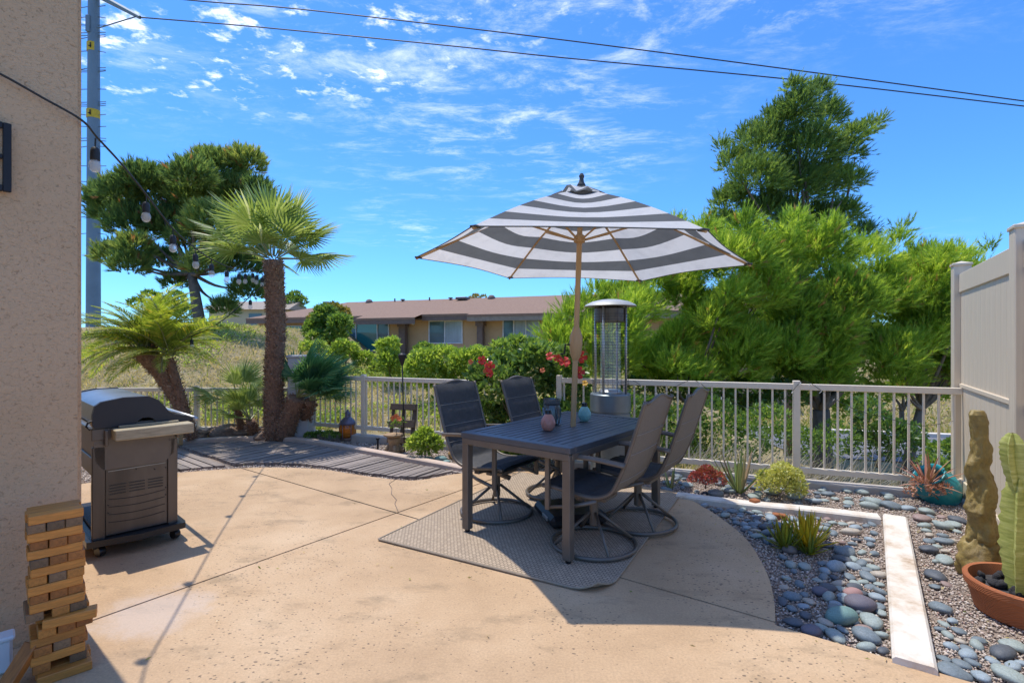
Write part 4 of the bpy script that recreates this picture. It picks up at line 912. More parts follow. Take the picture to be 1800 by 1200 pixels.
for (px, py, kind) in ((571, 532, 'v'), (649, 534, 'd'), (694, 531, 'p'), (708, 531, 'v'), (792, 529, 'v'), (815, 527, 's'), (864, 526, 'd'), (755, 530, 'p')):
    s = hx(px, 4.6)
    z = roofz(4.6)
    if kind == 'd': g = MB(); g.lathe([(.26, 0), (.24, .13), (.16, .24), (.03, .28)], 16, (s, 4.6, z - .05)); g.build('roof_vent', M['fascia'], rf)
    elif kind == 's': g = MB(); g.box((s, 4.5, z + .06), (.75, .7, .16), None, .02); g.build('skylight', M['frame'], rf)
    elif kind == 'p': g = MB(); g.tube([(s, 4.6, z - .1), (s, 4.6, z + .22)], .05, 8); g.build('roof_pipe', M['fascia'], rf)
    else: g = MB(); g.tube([(s, 4.6, z - .1), (s, 4.6, z + .10)], .08, 8); g.lathe([(.16, z + .09), (.14, z + .16), (.02, z + .17)], 10, (s, 4.6, 0)); g.build('roof_vent', M['fascia'], rf)
def hwin(x0, y0, x1, y1, splits, mats):
    a, b_ = hpt(x0, y0, WO), hpt(x1, y1, WO); s0, s1 = hx(x0, WO), hx(x1, WO); zt = (a.z + hpt(x1, y0, WO).z) / 2; zb = (b_.z + hpt(x0, y1, WO).z) / 2; wn = None
    f = MB(); fw = .06
    f.box(((s0 + s1) / 2, WO - .03, zt), (s1 - s0 + fw, .08, fw)); f.box(((s0 + s1) / 2, WO - .03, zb), (s1 - s0 + fw, .08, fw))
    cuts = [0] + splits + [1]
    for c in cuts: f.box((s0 + (s1 - s0) * c, WO - .03, (zt + zb) / 2), (fw, .079, zt - zb - fw))
    wn = f.build('window', M['white_frame'], hh)
    for i in range(len(cuts) - 1):
        u0, u1 = s0 + (s1 - s0) * cuts[i] + fw / 2, s0 + (s1 - s0) * cuts[i + 1] - fw / 2
        MB().box(((u0 + u1) / 2, WO - .008, (zt + zb) / 2), (u1 - u0, .012, zt - zb - fw)).build('pane', M[mats[i]], wn)
hwin(478, 573, 530, 601, [.62], ['glass_teal', 'glass_teal']); hwin(606, 568, 684, 616, [.27, .75], ['glass_blue', 'glass_teal', 'glass_blue'])
hwin(755, 564, 813, 603, [.48], ['glass_blue', 'glass_pale']); hwin(885, 561, 948, 610, [.3, .64], ['glass_blue', 'glass_pale', 'glass_pale'])
for x0, x1 in ((703, 714), (840, 850), (975, 985)):
    s0, s1 = hx(x0, WO - .35), hx(x1, WO - .35); hb('column', s0, s1, WO - .5, WO - .2, -.5, ev - .22, 'fascia'); hb('column_capital', s0 - .06, s1 + .06, WO - .56, WO - .14, ev - .62, ev - .26, 'fascia')
lp = hpt(726, 567, WO - .1); g = MB(); g.lathe([(.05, lp.z - .12), (.09, lp.z - .1), (.09, lp.z + .08), (.03, lp.z + .14)], 10, (hx(726, WO - .1), WO - .1, 0)); g.build('wall_lamp', M['white_plastic'], hh, True)
# small pale house beyond the crest
fh = thing('far_house', 'small pale yellow house beyond the brow of the hill', 'house', Dp(437, 580, 44))
MB().box((-.2, 2, .5), (6.4, 4, 2.6)).build('wall', M['far_cream'], fh)
g = MB(); g.add([(-3.8, -.4, 1.75), (3.6, -.4, 1.75), (3.6, 2, 2.6), (-3.8, 2, 2.6), (-3.8, 4.4, 1.75), (3.6, 4.4, 1.75)], [(0, 1, 2, 3), (3, 2, 5, 4), (0, 3, 4), (1, 5, 2)]); g.build('roof', M['fascia2'], fh)
MB().box((.6, -.04, .9), (1.1, .08, 1.0)).build('window', M['glass_blue'], fh)
# ------------------------------------------------------------------ trees
leftp = [(432, 288, 26), (392, 300, 34), (335, 312, 30), (255, 322, 34), (212, 342, 28), (285, 345, 44), (345, 352, 44), (410, 345, 38), (452, 338, 22), (198, 378, 28), (240, 398, 40), (300, 398, 36), (378, 396, 40), (425, 430, 34), (235, 438, 24), (200, 452, 24), (228, 470, 24), (285, 462, 22), (335, 425, 28), (425, 468, 28), (440, 515, 24), (395, 545, 16), (310, 500, 16), (355, 470, 24), (180, 350, 22), (365, 285, 20)]
pine('pine_tree', 'dark layered pine standing on the hill crest beside the steel pole', pxc(leftp, 16.5, 1.3, 1.18, .7), 560, 16, .16, .022, .22, M['dark_pine'], Dp(354, 575, 16.3) - Vector((0, 0, .2)), .19, (0, 0, .75), .5, 0, 1, .55, 22)
tallp = [(1435, 168, 22), (1402, 192, 32), (1372, 222, 38), (1452, 212, 32), (1318, 246, 26), (1348, 262, 42), (1422, 272, 52), (1500, 242, 20), (1528, 228, 16), (1488, 272, 26), (1288, 290, 26), (1332, 322, 48), (1402, 340, 58), (1462, 325, 36), (1500, 320, 18), (1285, 362, 34), (1350, 390, 48), (1430, 405, 48), (1482, 380, 28), (1516, 415, 20), (1270, 400, 26), (1545, 215, 9), (1270, 262, 12), (1395, 158, 14)]
pine('pine_tree', 'tall dark green conifer rising above the lime pines', pxc(tallp, 14.5, .8, 1.0, .9), 480, 15, .11, .018, .24, M['mid_pine'], Vector((7.9, 14.5, -1.8)), .2, (.30, 0, .55), .3, 0, 1, .62, 22, .55)
def lime(label, poly, n, zr, base, r0, tops=()):
    cl = pxc(poly_clumps(poly, int(n * 1.7), zr, (22, 46)), 9, 0, 1.0, .9) + pxc(tops, 9, .4, 1.0, 1.1)
    return pine('pine_tree', label, cl, 230, 20, .095, .0115, .21, M['lime_pine'], base, r0, (.26, 0, .6), .35, 0, 1, .5, 16, .6)
lime('feathery lime green pine behind the heater and umbrella', [(1075, 560), (1120, 500), (1170, 430), (1240, 425), (1310, 430), (1370, 450), (1380, 560), (1370, 680), (1200, 700), (1070, 690)], 38, (8.6, 10.4), Vector((3.15, 9.3, -1.5)), .10, [(1190, 405, 14), (1240, 405, 16), (1310, 402, 22)])
lime('feathery lime green pine in the middle of the fence line', [(1350, 450), (1390, 410), (1450, 430), (1520, 445), (1560, 500), (1550, 600), (1500, 690), (1370, 690)], 34, (9.0, 11.2), Vector((6.15, 10.2, -1.8)), .21, [(1395, 402, 22), (1460, 410, 18), (1585, 408, 10), (1580, 430, 14)])
lime('feathery lime green pine nearest the vinyl fence', [(1540, 480), (1600, 460), (1680, 470), (1760, 500), (1760, 680), (1660, 670), (1560, 680), (1530, 600)], 34, (9.5, 11.2), Vector((8.1, 10.6, -1.8)), .12, [(1740, 440, 8), (1655, 455, 16)])
pine('pine_sapling', 'young lime green pine beside the umbrella pole', pxc([(965, 590, 18), (985, 600, 22), (1000, 560, 16), (1025, 545, 18), (1040, 600, 28), (985, 630, 20), (1045, 650, 26), (1050, 520, 14)], 9.5, .4, 1, 1), 160, 18, .13, .011, .26, M['lime_pine'], Vector((1.2, 9.5, -.4)), .05, (.2, 0, .6), .3, .2, 1, .5, 6, .42)
bush('eucalyptus_tree', 'distant grey green tree above the house roof left end', 'tree', pxc([(512, 535, 20), (500, 550, 16), (530, 530, 10), (520, 520, 9)], 46, 1), 1500, .30, .14, M['shrub'], Dp(510, 575, 46), .12)
bush('palm_shrub_tree', 'distant round tree behind the pine trunk', 'tree', pxc([(290, 545, 26), (330, 552, 20), (265, 525, 16), (240, 535, 12), (310, 525, 14)], 20, .6), 2200, .16, .07, M['shrub'], Dp(290, 585, 20), .06)
bush('rosy_tree', 'far reddish shrub showing above the roof ridge', 'shrub', pxc([(836, 523, 6), (850, 524, 5), (828, 526, 4)], 40, .2), 260, .2, .1, M['rustleaf'], Dp(838, 545, 40), .05)
# shrubs between the fence and the house
bush('round_shrub', 'big round green shrub in front of the far house windows', 'shrub', pxc([(575, 575, 28), (556, 580, 20), (596, 572, 20), (572, 556, 20), (590, 592, 18), (556, 598, 16), (580, 600, 20), (606, 566, 10)], 18, .5, 1, .9), 5200, .17, .08, M['shrub'], Dp(583, 622, 18), .06, lo=.2)
bush('rusty_shrub', 'rust tipped shrub crown above the round green shrub', 'shrub', pxc([(585, 548, 16), (568, 552, 14), (602, 552, 12), (553, 560, 10)], 18.6, .2, 1, .8), 1300, .16, .07, M['rustleaf'], Dp(583, 600, 18.6), .04)
bush('trailing_shrub', 'light green low shrub under the wide house window', 'shrub', pxc([(610, 622, 20), (590, 626, 18), (560, 612, 14), (640, 634, 18), (665, 648, 16), (618, 612, 10), (540, 612, 12), (600, 608, 12)], 15, .5, 1, .8), 4200, .12, .06, M['hedge'], Dp(610, 645, 15), .03)
bush('upright_shrub', 'upright light green shrub behind the torch', 'shrub', pxc([(682, 618, 16), (690, 605, 10), (672, 610, 10), (685, 640, 20), (700, 660, 20)], 12.5, .3, 1, 1.1), 2600, .11, .055, M['hedge'], Dp(685, 668, 12.5), .03, lo=.1, hi=.8)
bush('clipped_hedge', 'dense bright green hedge below the far house wall', 'hedge', pxc([(745, 640, 30), (780, 635, 32), (815, 640, 30), (735, 665, 26), (770, 668, 30), (805, 670, 28), (725, 645, 16), (840, 630, 24), (870, 640, 30)], 10.5, .4, 1, .85), 9000, .085, .05, M['hedge'], Dp(780, 700, 10.5), .04, lo=.1)
bush('small_shrub', 'small dark shrub at the far house wall below its window', 'shrub', pxc([(745, 612, 12), (735, 615, 8), (758, 614, 9)], 22, .2), 700, .14, .07, M['shrub'], Dp(745, 625, 22), .03)
bush('leafy_shrub', 'leafy green shrub between the hedge and umbrella pole', 'shrub', pxc([(880, 615, 16), (910, 608, 18), (935, 615, 20), (960, 620, 18), (900, 628, 18)], 8.5, .3), 1500, .11, .05, M['shrub'], Dp(915, 655, 8.5), .03, lo=.4)
# fan palm
PB = Vector((-3.42, 7.42, -.05)); fp = thing('fan_palm', 'tall fan palm with shaggy brown trunk', 'palm', (0, 0, 0))
palm_trunk(fp, [PB, PB + Vector((-.03, 0, .8)), PB + Vector((0, 0, 1.7)), Dp(480, 458, 7.42)], [.165, .135, .122, .13, .125], 3600, .05)
ctp = Dp(480, 455, 7.42); fv = [fan_frond(.56, .58, 32, R(240), .14, M['fan'], s) for s in range(4)]
random.seed(21)
for k in range(30):
    az = k * 2.399; el = R([84, 68, 54, 40, 27, 14, 0][int(k / 30 * 7)]) + random.uniform(-.12, .12)
    frond_at(fv[k % 4], fp, ctp + Vector((.08 * math.cos(az), .08 * math.sin(az), .06 * (1 - k / 30))), az, el, random.uniform(-.5, .5), random.uniform(.8, 1.0))
# clump of short palms at its foot
fb2 = [fan_frond(.36, .50, 30, R(175), .12, M['fan_blue'], s + 10) for s in range(3)]; fg = [fan_frond(.34, .36, 24, R(160), .2, M['fan'], s + 20) for s in range(3)]
def short_palm(label, base, top, r, meshes, n, els, azr, sc=1.0, flakes=500):
    o = thing('dwarf_palm', label, 'palm', (0, 0, 0)); palm_trunk(o, [base, base.lerp(top, .5) + Vector((0, 0, .02)), top], [r * 1.1, r, r * .9], flakes, .06, .8)
    for k in range(n): frond_at(meshes[k % 3], o, top + Vector((0, 0, .02)), random.uniform(*azr), R(random.uniform(*els)), random.uniform(-.4, .4), sc * random.uniform(.8, 1.1))
short_palm('short blue green fan palm leaning right against the tall trunk', G(497, 770), Dp(522, 700, 7.3), .13, fb2, 13, (5, 80), (-.9, 2.2), 1.05)
short_palm('thin leaning dwarf palm right of the other palms', G(528, 764), Dp(545, 706, 7.35), .085, fb2, 10, (5, 75), (-1.2, 1.6), .95)
short_palm('low bright green fan palm left of the tall trunk', G(448, 766), Dp(440, 740, 7.4), .07, fg, 12, (5, 85), (1.2, 5.0), .95, 150)
short_palm('yellow green dwarf palm frond cluster behind the low palm', G(425, 763), Dp(418, 715, 7.5), .05, fg, 9, (10, 80), (1.0, 5.2), 1.05, 120)
# leaning date palm behind the grill
lpm = thing('leaning_date_palm', 'leaning date palm with feathery fronds behind the grill', 'palm', (0, 0, 0)); lz = 7.1
lb, lt = Dp(338, 772, lz), Dp(255, 618, lz)
palm_trunk(lpm, [lb, Dp(318, 715, lz), Dp(288, 662, lz), lt], [.07, .085, .105, .14], 900, .06, 1.2); palm_trunk(lpm, [Dp(322, 716, lz), Dp(308, 670, lz), Dp(298, 630, lz)], [.07, .07, .05], 200, .06, .6)
ffm = [feather_frond(1.25, 52, .30, s, M['feather']) for s in range(4)]; random.seed(5)
for k in range(84):
    src = lt if k % 3 else Dp(298, 628, lz); frond_at(ffm[k % 4], lpm, src + Vector((random.uniform(-.1, .1), random.uniform(-.1, .1), .02)), random.uniform(0, 6.28), R(random.choice([80, 68, 55, 45, 30, 15, 0])) + random.uniform(-.15, .15), random.uniform(-.4, .4), random.uniform(.6, .9))
# hibiscus
hz = 6.15; hcl = pxc([(868, 682, 44), (930, 662, 48), (990, 672, 44), (852, 738, 34), (910, 742, 48), (972, 748, 48), (1014, 706, 28), (940, 632, 30), (884, 644, 24), (1000, 632, 22), (845, 660, 22), (905, 785, 26)], hz, .25, 1, .9)
hib = bush('hibiscus_bush', 'glossy hibiscus bush with red flowers behind the table', 'bush', hcl, 8000, .085, .05, M['glossy'], G(930, 806), .03, shell=.55, updir=.1)
def flower(parent, p, s, m_):
    g = MB(); f = Vector((random.uniform(-.4, .4), -1, random.uniform(-.1, .6))).normalized(); q = f.to_track_quat('Z', 'Y').to_matrix()
    for k in range(5):
        a = k * 2 * math.pi / 5 + random.uniform(-.2, .2); rows = []
        for t, wd in ((0, .05), (.45, .30), (.8, .42), (1.0, .25)):
            d = Vector((math.cos(a), math.sin(a), 0)); sd = Vector((-math.sin(a), math.cos(a), 0)); h = .35 * math.sin(t * 2.4) + random.uniform(-.06, .06)
            rows.append([p + q @ ((d * t + sd * wd * x + Vector((0, 0, h + .1 * abs(x)))) * s) for x in (-1, 0, 1)])
        g.grid(rows)
    o = g.build('flower', M[m_], parent, 'all'); g = MB(); g.tube([p, p + q @ Vector((0, 0, s * 1.1))], s * .05, 5); g.build('stamen', M['yellow_petal'], o)
for (x, y, s, m_) in ((847, 633, .05, 'red_petal'), (862, 645, .065, 'red_petal'), (861, 656, .045, 'red_petal'), (828, 636, .03, 'orange_petal'), (967, 627, .05, 'red_petal'), (980, 629, .045, 'red_petal'), (992, 637, .065, 'red_petal'), (1022, 627, .07, 'red_petal'), (1017, 655, .07, 'red_petal'), (954, 651, .03, 'orange_petal'), (1028, 674, .035, 'yellow_petal'), (852, 652, .025, 'orange_petal')):
    flower(hib, Dp(x, y, hz - .48), s, m_)
bush('low_green_plant', 'low green plant in shade under the table edge', 'plant', pxc([(915, 800, 20), (890, 795, 18), (945, 800, 18)], 5.75, .1), 700, .06, .04, M['shrub'], G(915, 816), .015)
# slope behind the right fence
def slope_bush(label, pts, Z, n, ln, wd, mt, **kw): return bush('slope_shrub', label, 'shrub', pxc(pts, Z, .3, 1, .85), n, ln, wd, M[mt], None, .03, **kw)
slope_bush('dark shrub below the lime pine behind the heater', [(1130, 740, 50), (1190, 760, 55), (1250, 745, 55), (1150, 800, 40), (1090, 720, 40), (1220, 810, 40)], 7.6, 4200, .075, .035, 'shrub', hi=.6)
slope_bush('grey green shrub behind the middle of the cream fence', [(1300, 770, 50), (1350, 750, 48), (1385, 780, 45), (1300, 810, 36), (1440, 790, 40), (1470, 770, 36)], 7.4, 4200, .055, .03, 'shrub', lo=.1, hi=.8)
slope_bush('dark leafy shrub in front of the road', [(1540, 750, 34), (1570, 770, 38), (1600, 790, 30), (1530, 790, 36), (1520, 720, 26), (1605, 760, 18)], 7.8, 3000, .07, .035, 'glossy', hi=.7)
slope_bush('green shrub at the foot of the vinyl fence post', [(1660, 800, 26), (1690, 790, 24), (1640, 820, 22), (1700, 820, 24)], 6.6, 1500, .06, .035, 'shrub')
slope_bush('yellow green shrub behind the dark pine trunk', [(1500, 700, 26), (1490, 725, 22), (1540, 695, 24), (1640, 690, 22), (1680, 680, 24), (1600, 680, 26)], 12.5, 2400, .12, .06, 'hedge')
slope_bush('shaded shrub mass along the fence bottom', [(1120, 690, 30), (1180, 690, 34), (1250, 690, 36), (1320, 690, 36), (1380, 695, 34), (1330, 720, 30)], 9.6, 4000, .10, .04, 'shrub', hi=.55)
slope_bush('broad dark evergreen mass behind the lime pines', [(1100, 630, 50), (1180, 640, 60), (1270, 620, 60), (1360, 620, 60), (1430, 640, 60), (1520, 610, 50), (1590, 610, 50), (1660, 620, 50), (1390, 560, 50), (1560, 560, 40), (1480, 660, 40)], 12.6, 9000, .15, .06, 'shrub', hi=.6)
st_ = thing('bare_sapling', 'small forked sapling standing by the road', 'tree', (0, 0, 0)); s0 = Dp(1586, 745, 14.0)
g = MB(); g.tube([s0 - Vector((0, 0, .4)), Dp(1585, 722, 14)], [.07, .06], 7)
for x, y in ((1574, 700), (1597, 698), (1587, 690)): g.tube([Dp(1585, 722, 14), Dp((1585 + x) / 2 + 2, (722 + y) / 2, 14), Dp(x, y, 14)], [.055, .04, .02], 6)
g.build('trunk', M['bark'], st_, 'all'); foliage('crown', pxc([(1574, 690, 16), (1597, 688, 16), (1586, 680, 18)], 14, .2), 900, .13, .06, M['hedge'], st_)
# dry wisps on the slope
def blades(name, P, D, ln, wd, material, rnd): return mk(name, leaves_mesh(name, P, D, ln, wd, material, rnd, .05))
n = 1500; X = rng.uniform(2.0, 6.5, n); Y = rng.uniform(5.6, 8.2, n); Zt = np.array([terrain(a, b_) for a, b_ in zip(X, Y)])
D = rng.normal(size=(n, 3)) * .5 + np.array([.4, -.2, .7]); tag(blades('dry_stalks', np.stack([X, Y, Zt + .05], 1), D, rng.uniform(.25, .7, n), .008, M['wisp'], rng.random(n)), 'pale dry stalks on the slope behind the cream fence', 'dry grass', kind='stuff')
# dry grass hillside
n = 90000; s_ = rng.uniform(-17, 3.6, n); d_ = rng.uniform(.12, 1, n) ** 1.4 * 15; O = Vector((-.6, 6.85, 0)); X = O.x + FD.x * s_ + .365 * d_; Y = O.y + FD.y * s_ + .931 * d_
X = np.concatenate([X, rng.uniform(-8, -3, 9000)]); Y = np.concatenate([Y, rng.uniform(7.9, 9.5, 9000)]); n = len(X)
Zt = np.array([terrain(a, b_) for a, b_ in zip(X, Y)]); gn = np.array([mnoise.noise(Vector((a * .55, b_ * .55, 5))) for a, b_ in zip(X, Y)])
r = np.clip(.55 + .25 * rng.normal(size=n) - 1.5 * np.clip(gn + .14, 0, 1), 0, 1)
D = rng.normal(size=(n, 3)) * .75 + np.array([0, 0, .6]); tag(blades('dry_grass', np.stack([X, Y, Zt - .01], 1), D, rng.uniform(.07, .24, n), rng.uniform(.008, .03, n), M['dry'], r), 'straw coloured dry grass and weeds covering the hillside', 'grass', kind='stuff')
wk = rng.random(n) < np.clip((gn + .10) * 1.3, 0, .5); nw = int(wk.sum())
tag(mk('weeds', leaves_mesh('weeds', np.stack([X[wk], Y[wk], Zt[wk] + rng.uniform(.0, .16, nw)], 1), rng.normal(size=(nw, 3)) + np.array([0, 0, .4]), rng.uniform(.05, .12, nw), rng.uniform(.025, .05, nw), M['hedge'], rng.random(nw))), 'green leafy weeds in patches over the dry hillside', 'weeds', kind='stuff')
n = 14000; X = rng.uniform(9, 30, n); Y = 18.9 - (X - 8) * .27 + rng.uniform(0, 9, n); Zt = np.array([terrain(a, b_) for a, b_ in zip(X, Y)])
tag(blades('roadside_grass', np.stack([X, Y, Zt], 1), rng.normal(size=(n, 3)) * .4 + np.array([0, 0, .7]), .2, .06, M['dry'], np.clip(rng.normal(.3, .2, n), 0, 1)), 'yellowing grass bank beyond the road', 'grass', kind='stuff')
bush('bank_shrub', 'green shrubs on top of the bank beyond the road', 'shrub', pxc([(1560, 665, 30), (1620, 660, 34), (1680, 660, 34), (1740, 655, 34), (1500, 670, 26), (1440, 670, 26)], 26, 1), 4000, .28, .13, M['shrub'], None, .06)

# ================================================================== planting bed on the right
def ico(sub=2, seed=0, amp=.12, freq=1.3, scale=(1, 1, 1)):
    bm = bmesh.new(); bmesh.ops.create_icosphere(bm, subdivisions=sub, radius=1)
    for v in bm.verts:
        k = 1 + amp * mnoise.noise(v.co * freq + Vector((seed * 7.3, 0, 0))); v.co = Vector((v.co.x * scale[0], v.co.y * scale[1], v.co.z * scale[2])) * k
    return bm
def ico_mesh(name, material, **kw):
    bm = ico(**kw); me = bpy.data.meshes.new(name); bm.to_mesh(me); bm.free(); me.materials.append(material); me.polygons.foreach_set('use_smooth', [True] * len(me.polygons)); return me
PC = {'blue grey': (.17, .205, .22), 'pale green grey': (.30, .345, .315), 'dark slate': (.095, .105, .118), 'tan': (.44, .38, .30), 'reddish': (.30, .21, .18), 'light blue': (.29, .345, .37)}
PM = {}
for kname, kc in PC.items():
    PM[kname] = mat('pebble_' + kname.replace(' ', '_'), kc, .6, 0, .28, 9, .15, 40)
peb = [ico_mesh('pebble', M['pebble'], sub=2 if i > 3 else 3, seed=i, amp=.22, freq=.9, scale=(1, random.uniform(.62, .85), random.uniform(.34, .5))) for i in range(10)]
pebs = {}
for kname in PC:
    pebs[kname] = []
    for q in peb[:7]: m_ = q.copy(); m_.materials[0] = PM[kname]; pebs[kname].append(m_)
patio2 = [Vector((x, y, 0)) for x, y in patio_poly]
kl = [(p.x, p.y) for p in bk]
def near_line(x, y, a, b, w_):
    a = Vector((a.x, a.y)); b = Vector((b.x, b.y)); p = Vector((x, y)); d = b - a; t = max(0, min(1, (p - a).dot(d) / d.length_squared)); return (p - a - d * t).length < w_
def blocked(x, y, m_=.0):
    if IN(patio_poly, x, y): return True
    if near_line(x, y, K0, K1, .085 + m_): return True
    for i in range(0, len(bk) - 3, 3):
        if near_line(x, y, bk[i], bk[i + 3], .07 + m_): return True
    return False
zones = [  # polygon in photo pixels, count, size range (m), label place
    ([(1165, 835), (1400, 850), (1560, 862), (1680, 885), (1680, 905), (1560, 895), (1400, 885), (1170, 862)], 74, (.035, .085), 'between the fence and the long white kerb'),
    ([(1225, 886), (1330, 888), (1420, 905), (1420, 930), (1380, 960), (1320, 945), (1270, 905)], 62, (.03, .065), 'inside the kerb near the curved patio edge'),
    ([(1420, 900), (1545, 915), (1552, 960), (1560, 1000), (1480, 990), (1450, 960)], 30, (.035, .07), 'inside the kerb behind the yellow agave'),
    ([(1430, 985), (1560, 1000), (1568, 1140), (1560, 1150), (1440, 1110), (1460, 1060)], 46, (.035, .08), 'inside the kerb by the front patio edge'),
    ([(1375, 975), (1450, 985), (1460, 1060), (1440, 1110), (1400, 1105), (1372, 1060)], 17, (.03, .06), 'on shaded gravel beside the curved patio edge'),
    ([(1600, 890), (1690, 890), (1670, 1000), (1690, 1010), (1690, 1115), (1800, 1130), (1800, 1195), (1680, 1195), (1655, 1160), (1640, 1000)], 46, (.03, .075), 'right of the white kerb around the pots')]
keep = [(Vector((2.78, 3.1)), .19), (Vector((2.58, 2.68)), .27), (G(1645, 885).xy, .22), (G(1410, 968).xy, .13), (G(1300, 868).xy, .08), (G(1370, 872).xy, .12), (G(1240, 855).xy, .1)]
placed = []; random.seed(11)
for poly, cnt, sz, place in zones:
    k = tries = 0
    while k < cnt and tries < 9000:
        tries += 1
        x, y = random.uniform(min(p[0] for p in poly), max(p[0] for p in poly)), random.uniform(min(p[1] for p in poly), max(p[1] for p in poly))
        if not IN(poly, x, y): continue
        p = G(x, y, -.02); r = .97 * (sz[0] + (sz[1] - sz[0]) * random.random() ** 1.9)
        if blocked(p.x, p.y, r * .6) or any((Vector((p.x, p.y)) - c).length < q + r * .5 for c, q in keep): continue
        if any((p.x - a) ** 2 + (p.y - b_) ** 2 < (.78 * (r + q)) ** 2 for a, b_, q in placed): continue
        placed.append((p.x, p.y, r)); k += 1
        kc = random.choices(list(PC), [34, 25, 14, 6, 3, 18])[0]; o = mk('pebble', random.choice(pebs[kc])); o.location = (p.x, p.y, -.03 + r * .30); o.scale = (r, r, r * random.uniform(.8, 1.1)); o.rotation_euler = (random.uniform(-.15, .15), random.uniform(-.15, .15), random.uniform(0, 6.28))
        szn = 'small' if r < sz[0] + .25 * (sz[1] - sz[0]) else ('medium sized' if r < sz[0] + .6 * (sz[1] - sz[0]) else 'large')
        tag(o, '%s %s pebble lying %s' % (szn, kc, place), 'pebble', '%s %s pebbles %s' % (szn, kc, place))
def big_pebble(px, py, r, sq, m_, label):
    me = ico_mesh('pebble', M[m_], sub=3, seed=random.random() * 9, amp=.15, freq=.8, scale=(1, sq, .55)); p = G(px, py, -.02); o = mk('pebble', me); o.location = (p.x, p.y, -.03 + r * .42); o.scale = (r, r, r); o.rotation_euler = (0, 0, random.uniform(-.4, .4)); tag(o, label, 'pebble')
M['violet_stone'] = mat('violet_stone', (.145, .13, .155), .7, 0, .25, 20, .2, 60); M['green_stone'] = mat('green_stone', (.17, .28, .25), .6, 0, .2, 15); M['pink_stone'] = mat('pink_stone', (.38, .22, .20), .7, 0, .3, 40); M['brown_stone'] = mat('brown_stone', (.20, .165, .14), .7, 0, .2, 20)
big_pebble(1512, 1068, .078, .8, 'violet_stone', 'large violet grey oval stone among the pebbles')
big_pebble(1480, 1090, .085, .5, 'green_stone', 'long pale green pebble by the front patio edge')
big_pebble(1500, 1045, .05, .8, 'pink_stone', 'pinkish speckled stone behind the violet oval one'); big_pebble(1388, 969, .052, .75, 'brown_stone', 'brown rounded stone in front of the yellow agave')
big_pebble(1442, 1042, .045, .8, 'violet_stone', 'dark round stone on the shaded gravel'); big_pebble(1426, 1112, .05, .7, 'violet_stone', 'dark oval stone at the front patio edge')
# gravel: loose chips, uncountable
OCT = np.array([[1, 0, 0], [-1, 0, 0], [0, 1, 0], [0, -1, 0], [0, 0, 1], [0, 0, -1]], float); OF = np.array([[0, 2, 4], [2, 1, 4], [1, 3, 4], [3, 0, 4], [2, 0, 5], [1, 2, 5], [3, 1, 5], [0, 3, 5]])
def chips(name, pts, size, z, label):
    n = len(pts); P = np.c_[np.array(pts), np.full(n, z) + rng.uniform(-.003, .006, n)]; S = size * rng.uniform(.5, 1.2, (n, 1, 1)); A = OCT[None] * rng.uniform(.5, 1.3, (n, 6, 1)) * np.array([1, .8, .6])
    a = rng.uniform(0, 6.28, n); c_, s_ = np.cos(a)[:, None], np.sin(a)[:, None]; B = A.copy(); B[..., 0] = A[..., 0] * c_ - A[..., 1] * s_; B[..., 1] = A[..., 0] * s_ + A[..., 1] * c_
    V3 = (P[:, None] + B * S).reshape(-1, 3); F = (OF[None] + 6 * np.arange(n)[:, None, None]).reshape(-1, 3)
    return tag(mk(name, np_mesh(name, V3, F, M['chips'], np.repeat(rng.random(n), 8))), label, 'gravel', kind='stuff')
pts = []
vis = [(1150, 830), (1700, 868), (1830, 940), (1830, 1215), (1560, 1215), (1350, 1120), (1340, 960), (1200, 880)]
while len(pts) < 34000:
    y = random.random(); q = G(random.uniform(1150, 1830), 600 + 1 / (1 / 215 + (1 / 630 - 1 / 215) * y)) if random.random() < .5 else Vector((random.uniform(1.2, 4.2), random.uniform(1.9, 5.4), 0))
    if q.y > 5.66 - (q.x - 1.29) * .375 + .0: continue
    if blocked(q.x, q.y, -.01) or q.x > 4.3 or q.y < 1.9: continue
    pts.append((q.x, q.y))
chips('gravel', pts, .0105, -.03, 'fine tan gravel between the pebbles of the right bed')
pts = []; dk = [(p.x, p.y) for p in deck_poly]
while len(pts) < 16000:
    x, y = random.uniform(-5.2, .9), random.uniform(5.0, 7.7)
    if IN(left_bed, x, y) and not IN(dk, x, y) and not IN(patio_poly, x, y): pts.append((x, y))
chips('gravel', pts, .014, -.035, 'pale gravel around the plank path and palm bed')
# ---- succulents
def blade(base, d, ln, wd, bend, seed=0):
    d = Vector(d).normalized(); s = d.cross(Vector((0, 0, 1))); s = s.normalized() if s.length > .05 else Vector((1, 0, 0)); nn = s.cross(d); g = MB(); rows = []
    for t in (0, .2, .45, .7, .88, 1.0):
        c = Vector(base) + d * ln * t + nn * bend * ln * t * t; w_ = wd * (.75 + .5 * t) * (1 - t ** 2.2) + .0008
        rows.append([c - s * w_ + nn * w_ * .25, c - nn * w_ * .28, c + s * w_ + nn * w_ * .25, c + nn * w_ * .02, c - s * w_ + nn * w_ * .25])
    return rows
def rosette(name, label, p, n, ln, wd, els, m_, cat='succulent', bend=.15, rlo=0, rhi=1):
    o = thing(name, label, cat, p)
    for k in range(n):
        a = k * 2.399 + random.uniform(-.2, .2); f = k / n; el = R(els[0] + (els[1] - els[0]) * f + random.uniform(-8, 8)); d = (math.cos(a) * math.cos(el), math.sin(a) * math.cos(el), math.sin(el))
        g = MB(); g.grid(blade((.02 * math.cos(a), .02 * math.sin(a), 0), d, ln * random.uniform(.75, 1.1), wd * random.uniform(.8, 1.15), bend * random.uniform(.3, 1.2))); me = g.mesh('leaf', M[m_], 'all')
        mk('leaf', add_rnd(me, arr=np.full(len(me.polygons), random.uniform(rlo, rhi))), o)
    return o
random.seed(3)
